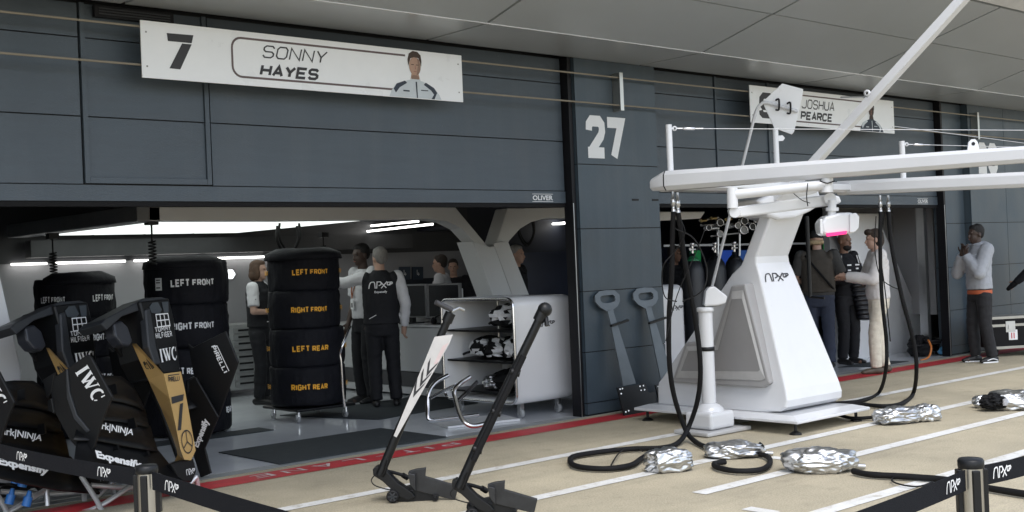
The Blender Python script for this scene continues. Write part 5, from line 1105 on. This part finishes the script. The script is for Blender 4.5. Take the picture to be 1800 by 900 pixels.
SKINS = {'pale': mat('skin_pale', (.46, .29, .22), .55, 0, .08, 20), 'dark': mat('skin_dark', (.055, .032, .024), .5, 0, .1, 20), 'tan': mat('skin_tan', (.22, .12, .08), .55, 0, .08, 20)}
eyem = mat('eye_dark', (.02, .015, .012), .3); lipm = mat('lips', (.25, .10, .08), .5)
def person(loc, yaw, label, H=1.78, skin='pale', top=None, vest=None, trousers=(.0055, .006, .009), shoes=(.015, .015, .016), hair=None, arms=None, feet=None, head=(0, 0), voxel=.011, extra=None, lean=0., group=None, wide=1., beard=False, crouch=0):
    """local frame: +y ahead, +x to the person's right, z up"""
    k_ = H/1.78; root = thing('person', (loc[0], loc[1], 0), label, 'person', group); root.rotation_euler = (0, 0, yaw); ORI[root.name] = V((0, 0, 0))
    sk = SKINS[skin]
    hip = V((0, 0, .93)); ch = V((0, lean*.5, 1.28)); shz = 1.455; nb = V((0, lean*.8-.01, 1.50)); hd = V((0, lean*1.0+.02, 1.655))
    W_ = wide
    feet = feet or ((.11, .0), (-.11, .0)); arms = arms or (((.26, -.03, 1.14), (.25, .06, .90)), ((-.26, -.03, 1.14), (-.25, .06, .90)))
    sh = [V((.185*W_, lean*.75-.01, shz)), V((-.185*W_, lean*.75-.01, shz))]
    hips = [V((.095, 0, .90)), V((-.095, 0, .90))]
    ank = [V((f[0], f[1], .085+(f[2] if len(f) > 2 else 0))) for f in feet]
    knee = [(hips[i]*.5+ank[i]*.5)+V((0, .035, .015)) for i in (0, 1)]
    P = lambda k, g=0.: rings(k, [(hip+V((0, 0, -.10)), .13*W_+g, .10+g), (hip+V((0, -.01, -.02)), .165*W_+g, .118+g), (hip+V((0, 0, .08)), .155*W_+g, .11+g), (hip.lerp(ch, .5), .145*W_+g, .10+g), (ch, .165*W_+g, .115+g), (ch.lerp(nb, .55), .185*W_+g, .115+g), (nb+V((0, 0, -.06)), .15*W_+g*.8, .085+g*.7), (nb+V((0, 0, 0)), .07+g*.4, .06+g*.4)])
    hy, hp_ = head; Rh = Matrix.Rotation(hy, 3, 'Z') @ Matrix.Rotation(hp_, 3, 'X')
    hv = lambda *p: hd+Rh @ V(p)
    # body
    b = MB(); P(b, -.012)
    b.tube([nb+V((0, 0, -.04)), nb.lerp(hd, .5), hd+V((0, -.01, -.02))], [.062, .056, .058], 14)
    b.ball(hv(0, -.012, .035), (.074, .096, .095), 18, 12, Rh); b.ball(hv(0, .02, -.035), (.058, .070, .085), 16, 10, Rh); b.ball(hv(0, .058, -.085), (.030, .026, .026), 12, 8, Rh)
    cap(b, hv(0, .082, .015), hv(0, .103, -.028), .010, .014, 8); cap(b, hv(-.03, .076, .032), hv(.03, .076, .032), .014, .014, 8)
    b.ball(hv(0, .085, -.058), (.024, .012, .012), 10, 6, Rh)
    for s in (1, -1): b.ball(hv(s*.076, -.012, -.005), (.010, .020, .032), 10, 8, Rh)
    hands = []
    for i in (0, 1):
        e, w = V(arms[i][0]), V(arms[i][1]); cap(b, sh[i], e, .052, .041); cap(b, e, w, .042, .028)
        d = (w-e).normalized()
        if len(arms[i]) > 2: d = V(arms[i][2]).normalized()
        sd_ = V((0, 0, 1)).cross(d); sd_ = sd_.normalized() if sd_.length > .2 else V((1, 0, 0)); up_ = d.cross(sd_)
        pn = sd_ if abs(d.z) > .6 else up_     # back of the hand direction
        ac = d.cross(pn).normalized()
        pc = w+d*.05; b.tube([w-d*.01, w+d*.03, w+d*.095], [.026, .033, .030], 10); cap(b, w+d*.02+ac*.018, w+d*.085+ac*.026, .016, .012, 8); cap(b, w+d*.02-ac*.018, w+d*.085-ac*.026, .016, .012, 8)
        for j, (o_, L_) in enumerate(((.030, .070), (.010, .080), (-.010, .075), (-.030, .058))):
            f0 = w+d*.085+ac*o_; f1 = f0+d*L_*.5-pn*.008; f2 = f1+d*L_*.35-pn*.028
            cap(b, f0, f1, .0095, .009, 8); cap(b, f1, f2, .009, .0075, 8)
        t0 = w+d*.03+ac*.03; t1 = t0+d*.03+ac*.028-pn*.012; cap(b, t0, t1, .012, .011, 8); cap(b, t1, t1+d*.03+ac*.004-pn*.012, .0105, .009, 8)
        cap(b, hips[i], knee[i], .075, .052); cap(b, knee[i], ank[i], .05, .036); cap(b, ank[i]+V((0, -.02, -.045)), ank[i]+V((0, .12, -.055)), .034, .028)
    def scaled(me):
        for v in me.vertices: v.co *= k_
        return me
    body = part('body', scaled(addmats(solidify_blob(b, voxel*.72, 2), [sk])), None, root)
    sub = lambda name, mb, m, vox=voxel, cr=.0, sm=5: part(name, scaled(addmats(solidify_blob(mb, vox, sm, cr, loc[0]*7), [m])), None, root)
    def put(name, mb, m):
        return part(name, scaled(mb.mesh(name, m)), None, root)
    for s in (1, -1): 
        q = MB(); q.ball(hv(s*.031, .079, .014), (.011, .006, .006), 10, 6, Rh); put('eye', q, eyem)
    q = MB(); q.ball(hv(0, .096, -.056), (.022, .006, .006), 10, 6, Rh); put('mouth', q, lipm)
    # trousers
    q = MB(); tm = mat('trousers_%d%d' % (loc[0]*10, loc[1]*10), trousers, .8, 0, .12, 14, .3, 60)
    rings(q, [(hip+V((0, -.005, -.13)), .15*W_, .118), (hip+V((0, -.01, -.02)), .178*W_, .130), (hip+V((0, 0, .10)), .165*W_, .122)])
    for i in (0, 1):
        cap(q, hips[i]+V((0, 0, -.04)), knee[i], .102, .082); q.tube([knee[i], knee[i].lerp(ank[i], .6), ank[i]+V((0, -.005, .0))], [.082, .076, .068], 14); q.ball(knee[i], .082)
    sub('trousers', q, tm, cr=.006)
    # shoes
    sm_ = mat('shoes_%d%d' % (loc[0]*10, loc[1]*10), shoes, .5, 0, .1)
    for i in (0, 1):
        q = MB(); f = ank[i]; o_ = V((.012 if i == 0 else -.012, 0, 0)); q.tube([f+V((0, -.065, -.045)), f+V((0, .02, -.04)), f+o_+V((0, .11, -.052)), f+o_*1.5+V((0, .165, -.06))], [.036, .042, .040, .024], 12)
        q.ball(f+V((0, -.05, -.04)), (.037, .045, .042)); q.ball(f+o_*1.5+V((0, .15, -.056)), (.036, .042, .027)); q.ball(f+V((0, 0, -.01)), (.04, .05, .045))
        me = solidify_blob(q, .010, 4)
        for v in me.vertices: v.co.z = max(v.co.z, f.z-.083)
        part('shoe', scaled(addmats(me, [sm_])), None, root)
    # top
    if top:
        c, sleeve, hem, rad = top; q = MB(); tmat = mat('top_%d%d' % (loc[0]*10, loc[1]*10), c, .85, 0, .08, 12, .35, 50)
        g = rad
        rings(q, [(V((0, -.005, hem)), .165*W_+g, .118+g), (hip+V((0, 0, .10)), .165*W_+g, .118+g), (hip.lerp(ch, .5), .16*W_+g, .112+g), (ch, .172*W_+g, .122+g), (ch.lerp(nb, .55), .188*W_+g*.9, .118+g), (nb+V((0, 0, -.055)), .15*W_+g*.5, .088+g*.5), (nb+V((0, 0, .005)), .072+g*.3, .066+g*.3)])
        for i in (0, 1):
            e, w = V(arms[i][0]), V(arms[i][1])
            if sleeve == 'long': cap(q, sh[i], e, .064+g, .052+g); q.tube([e, e.lerp(w, .5), w], [.052+g, .046+g, .038+g*.7], 12); q.ball(e, .052+g)
            elif sleeve == 'short': q.tube([sh[i], sh[i].lerp(e, .8)], [.064+g, .060+g], 14); q.ball(sh[i], .064+g)
        sub('top', q, tmat, cr=.007)
    if vest:
        c, hem = vest; q = MB(); vm = mat('vest_%d%d' % (loc[0]*10, loc[1]*10), c, .8, 0, .1, 10, .3, 60); g = .030
        rings(q, [(V((0, -.005, hem)), .168*W_+g, .120+g), (hip.lerp(ch, .3), .162*W_+g, .115+g), (ch, .168*W_+g, .124+g), (ch.lerp(nb, .55), .172*W_+g*.8, .120+g), (nb+V((0, 0, -.06)), .148*W_+g*.3, .088+g*.9), (nb+V((0, 0, .03)), .07+g*.3, .066+g*.5)])
        for i in (0, 1): q.ball(sh[i]*1.0+V((0, 0, -.02))-V((sh[i].x*.18, 0, 0)), (.062, .095, .085))
        sub('vest', q, vm, cr=.005)
    if hair:
        c, st = hair; q = MB(); hm = mat('hair_%d%d' % (loc[0]*10, loc[1]*10), c, .7, 0, .3, 30, .8, 120, stretch=(1, 1, .3))
        if st != 'bald':
            q.ball(hv(0, -.028, .052), (.083, .098, .092), 18, 12, Rh); q.ball(hv(0, .018, .092), (.064, .058, .042), 14, 9, Rh)
            if st != 'short': q.ball(hv(0, -.055, .0), (.086, .075, .11), 16, 10, Rh)
            else: q.ball(hv(0, -.055, .015), (.074, .062, .075), 16, 10, Rh)
            if st == 'bob':
                q.ball(hv(0, -.06, -.05), (.098, .075, .085), 16, 10, Rh); q.ball(hv(.075, -.01, -.02), (.026, .05, .10), 12, 8, Rh); q.ball(hv(-.075, -.01, -.02), (.026, .05, .10), 12, 8, Rh)
            if st == 'thick': q.ball(hv(0, .06, .10), (.07, .05, .04), 14, 9, Rh)
            sub('hair', q, hm, .009, .004, 2)
    if beard:
        q = MB(); q.ball(hv(0, .035, -.075), (.060, .062, .05), 14, 9, Rh); sub('beard', q, mat('beard_black', (.012, .01, .009), .8), .008, .003, 2)
    if extra: extra(root, put, sub, dict(hd=hd, hv=hv, Rh=Rh, nb=nb, ch=ch, hip=hip, sh=sh, ank=ank, knee=knee, put=put))
    return root
def towards(dx, dy): return math.atan2(-dx, dy)          # yaw that turns local +y to this direction
LEFTW = (-RH.x, -RH.y); RIGHTW = (RH.x, RH.y); AWAY = (VIEWH.x, VIEWH.y); NEAR = (-VIEWH.x, -VIEWH.y)
def mix(a, b, t): return (a[0]*(1-t)+b[0]*t, a[1]*(1-t)+b[1]*t)
navy = (.0045, .005, .008); wh = (.62, .62, .64)
def bodyquad(mp, g, m, nm): return lambda root, put, sub, d: put(nm, MB().add([mp(u, v) for u, v in g[0]], g[1]), m)
# woman with bob, arms crossed, seen from her right side
def ex_w(root, put, sub, d):
    k = MB(); k.box((-.11, .135, 1.02), (.11, .145, 1.03)); put('belt_trim', k, letter)
    k = MB(); [k.box((.262, -.02+0*i, 1.30-i*.035), (.268, .06-.02*i, 1.315-i*.035)) for i in range(2)]; put('sleeve_print', k, dark)
p = PZ(462, 710); person(p, towards(*mix(RIGHTW, NEAR, .12)), 'person with brown bob, white shirt and dark vest, arms crossed beside the gold lettered stack', 1.72, 'pale', (wh, 'short', .98, .012), (navy, .96), navy, hair=((.075, .04, .022), 'bob'),
    arms=(((.25, .02, 1.16), (.05, .20, 1.14), (-1, .25, .05)), ((-.25, .02, 1.16), (-.03, .23, 1.18), (1, .1, .05))), extra=ex_w, wide=.95)
# tall man in white shirt with lanyard
def ex_l(root, put, sub, d):
    k = MB(); k.tube([(.06, .10, 1.45), (.015, .15, 1.25), (.0, .155, 1.18)], .007, 6); k.tube([(-.06, .10, 1.45), (-.015, .15, 1.25), (.0, .155, 1.18)], .007, 6); put('lanyard', k, mat('lanyard_orange', (.35, .12, .05), .7))
    k = MB(); k.box((-.03, .150, 1.06), (.03, .158, 1.17)); put('badge', k, letter)
    k = MB(); k.box((-.012, .148, 1.08), (.012, .1495, 1.13)); k.box((-.012, .1585, 1.08), (.012, .160, 1.13)); put('badge_print', k, dark)
p = PZ(647, 708); person(p, towards(*mix(LEFTW, NEAR, .45)), 'person in white short sleeved shirt with orange lanyard beside the gold lettered stack', 1.86, 'dark', (wh, 'short', .95, .014), None, navy, hair=((.008, .007, .007), 'short'), head=(.1, -.1), extra=ex_l)
# man with his back turned, arm on the stack
def ex_b(root, put, sub, d):
    put('back_logo', MB().add([V((-.13+.26*u, -.168+.012*abs(u-.5), 1.33+.075*v)) for u, v in APX[0]], APX[1]), letter)
    g = glyphs('Expensify', .03); put('back_print', MB().add([V((-.07+.14*u, -.166, 1.275+.03*v)) for u, v in g[0]], g[1]), letter)
    k = MB(); k.bar((-.14, -.165, 1.0), (-.06, -.165, 1.04), .01, .006); put('vest_tab', k, letter)
p = PZ(677, 716); person(p, towards(*mix(AWAY, LEFTW, .12)), 'person in black vest seen from behind, one white sleeved arm stretched onto the tyres', 1.80, 'pale', (wh, 'long', .98, .012), (navy, .93), navy, hair=((.20, .19, .18), 'short'),
    arms=(((.27, -.05, 1.16), (.25, .02, .90)), ((-.40, .10, 1.40), (-.66, .16, 1.44))), feet=((.13, .03), (-.09, .0)), head=(.5, 0), extra=ex_b, wide=1.05)
# two behind the monitors
p = PY(775, 470, 4.6); person((p.x, p.y), towards(*mix(LEFTW, AWAY, .15)), 'person in white team shirt with short dark hair standing behind the monitors', 1.72, 'pale', (wh, 'short', .95, .014), None, navy, hair=((.03, .022, .018), 'short'), voxel=.013)
p = PY(797, 480, 5.2); person((p.x, p.y), towards(*NEAR), 'person in dark clothing half hidden behind the monitors next to the Y arch', 1.66, 'pale', (navy, 'long', .95, .016), None, navy, hair=((.03, .022, .018), 'short'), voxel=.013)
p = PY(908, 480, 3.4); person((p.x, p.y), towards(*mix(RIGHTW, NEAR, .3)), 'person with grey hair in dark jacket mostly hidden behind the white arch leg', 1.80, 'pale', (navy, 'long', .95, .016), None, navy, hair=((.30, .29, .28), 'short'), voxel=.013)
# right garage: man in cap from behind
def ex_cap(root, put, sub, d):
    hv, Rh = d['hv'], d['Rh']; k = MB(); k.ball(hv(0, -.012, .062), (.090, .108, .078), 18, 10, Rh); k.ball(hv(0, .09, .05), (.06, .06, .012), 14, 8, Rh); sub('cap', k, mat('cap_black', (.012, .012, .013), .8), .009, 0, 2)
    k = MB(); k.ball(hv(0, -.085, -.028), (.088, .035, .035), 14, 8, Rh); k.ball(hv(.065, -.04, -.03), (.03, .05, .035), 14, 8, Rh); k.ball(hv(-.065, -.04, -.03), (.03, .05, .035), 14, 8, Rh); sub('hair', k, mat('hair_blond', (.42, .32, .19), .8, 0, .3, 40), .009, .008, 1)
    k = MB(); k.tube(spline([(-.14, -.10, 1.46), (-.02, -.165, 1.30), (.12, -.165, 1.12), (.19, -.05, 1.02)], 6), .016, 6); put('bag_strap', k, blkm)
p = PZ(1445, 648); person(p, towards(*mix(AWAY, RIGHTW, .25)), 'person in black cap and brown vest seen from behind in the right garage doorway', 1.84, 'pale', ((.05, .05, .048), 'short', .94, .016), ((.060, .052, .042), .98), (.035, .045, .075), hair=None,
    arms=(((.30, .0, 1.16), (.20, .22, 1.14)), ((-.29, .02, 1.15), (-.14, .22, 1.10))), extra=ex_cap, wide=1.12)
# bearded man in black team jacket holding a puffer coat
def ex_j(root, put, sub, d):
    k = MB()
    for x in (.10, .125, -.10, -.125): k.bar((x*1.5, .085, 1.47), (x*1.75, .10, 1.36), .012, .012)
    put('shoulder_stripes', k, letter)
    for x, z, w in ((-.12, 1.33, .08), (.04, 1.33, .08), (-.1, 1.28, .05), (.05, 1.26, .06)): k = MB(); k.box((x, .148, z), (x+w, .152, z+.02)); put('chest_print', k, letter)
    k = MB()
    for i in range(8): k.ball((-.12-.01*i, .16, 1.06-i*.062), (.19-.006*i, .10, .042), 16, 8)
    sub('puffer_coat', k, mat('puffer_black', (.012, .013, .017), .35), .011, .003, 1)
p = PZ(1492, 640); person(p, towards(*mix(RIGHTW, NEAR, .6)), 'bearded person in black jacket with white shoulder stripes, dark puffer coat over the arm', 1.80, 'tan', (navy, 'long', .93, .018), None, navy, hair=((.01, .009, .008), 'bald'), beard=True,
    arms=(((.27, .02, 1.15), (.14, .26, 1.14)), ((-.27, .04, 1.15), (-.12, .25, 1.10))), extra=ex_j)
# man in cream
def ex_c(root, put, sub, d):
    k = MB(); k.box((.155, -.03, .80), (.182, .07, .90)); put('pocket', k, mat('cream_shade', (.50, .45, .37), .8))
p = PZ(1549, 656); person(p, towards(*mix(LEFTW, NEAR, -.1)), 'person in pale sweatshirt and cream trousers reaching towards the bearded person', 1.80, 'pale', ((.72, .69, .68), 'long', .92, .024), None, (.74, .68, .57), (.09, .07, .05), hair=((.035, .022, .015), 'thick'),
    arms=(((.25, .10, 1.17), (.10, .36, 1.20)), ((-.25, .10, 1.17), (-.08, .38, 1.22))), feet=((.08, -.06), (-.10, .08)), voxel=.009, extra=ex_c, head=(0, -.05))
# guard in grey hoodie, hands at the chin
def ex_h(root, put, sub, d):
    nb = d['nb']; k = MB(); k.ball(nb+V((0, -.07, -.01)), (.13, .085, .085), 16, 10); k.ball(nb+V((0, -.02, .02)), (.105, .10, .05), 16, 10); sub('hood', k, mat('hood_grey', (.36, .38, .42), .85, 0, .08, 12, .35, 50), .011, .006, 3)
    k = MB(); rings(k, [(V((0, -.005, .885)), .186, .138), (V((0, -.005, .94)), .186, .138)]); sub('shirt_hem', k, mat('hem_orange', (.50, .12, .05), .7), .010)
    k = MB(); k.box((.18, -.08, .83), (.215, -.02, .95)); k.cyl((.2, -.05, .95), (.2, -.05, 1.2), .006, n=6); put('radio', k, blk)
    k = MB(); k.box((.216, -.07, .80), (.220, -.03, .87)); put('radio_label', k, letter)
    for i in (0, 1):
        k = MB(); a = d['ank'][i]; k.tube([a+V((0, -.005, .0)), a+V((0, -.005, .12))], [.044, .046], 14); put('sock', k, white)
        k = MB(); k.tube(spline([a+V((.046*(1 if i == 0 else -1)*1, -.05, -.05)), a+V((.05*(1 if i == 0 else -1), .02, -.03)), a+V((.05*(1 if i == 0 else -1), .10, -.05))], 4), .007, 6); put('shoe_stripe', k, white)
        k = MB(); s_ = .012 if i == 0 else -.012; k.tube([a+V((0, -.06, -.077)), a+V((s_, .06, -.077)), a+V((s_*1.5, .16, -.077))], [.041, .044, .034], 12); me = k
        for q in range(len(k.v)): x, y, z = k.v[q]; k.v[q] = (x, y, a.z-.083 if z < a.z-.077 else a.z-.066)
        put('sole', k, white)
p = PZ(1727, 637); person(p, towards(*mix(LEFTW, NEAR, .18)), 'person in pale grey hoodie with hands at the chin beside the right pillar', 1.82, 'dark', ((.38, .40, .44), 'long', .95, .028), None, (.014, .014, .017), (.012, .012, .013), hair=((.008, .007, .007), 'short'),
    arms=(((.24, .15, 1.16), (.06, .19, 1.40), (-.3, -.1, .9)), ((-.24, .15, 1.16), (-.05, .20, 1.39), (.3, -.1, .9))), feet=((.10, .03), (-.12, -.06)), voxel=.009, extra=ex_h, head=(0, -.05))
def ex_g(root, put, sub, d):
    for e, w in ((V((.27, .10, 1.18)), V((.22, .34, 1.02))), (V((-.27, .14, 1.20)), V((-.20, .40, .98)))):
        q = (w-e).normalized(); k = MB(); cap(k, w-q*.02, w+q*.04, .040, .042); cap(k, w+q*.04, w+q*.15, .044, .03); sub('glove', k, blkm, .010)
        k = MB(); k.tube([w-q*.045, w-q*.02], [.046, .046], 12); put('cuff_tag', k, letter)
# person at the right edge with an arm reaching to the flight case
p = PY(1846, 600, -.75); person((p.x, p.y), towards(*mix(LEFTW, AWAY, .3)), 'person in black with black gloves at the right edge, reaching down to the flight case', 1.82, 'pale', (navy, 'long', .95, .024), None, navy, hair=((.02, .015, .012), 'short'),
    arms=(((.27, .10, 1.18), (.22, .34, 1.02)), ((-.27, .14, 1.20), (-.20, .40, .98))), lean=.12, extra=ex_g)
# dim figure behind the hoses
p = PY(1186, 480, 2.6); person((p.x, p.y), towards(*mix(NEAR, RIGHTW, .5)), 'dim person in dark clothing deep in the right garage behind the hoses', 1.72, 'tan', (navy, 'long', .95, .018), None, navy, hair=((.01, .01, .01), 'short'), voxel=.014)

bpy.data.scenes.remove(TMP)
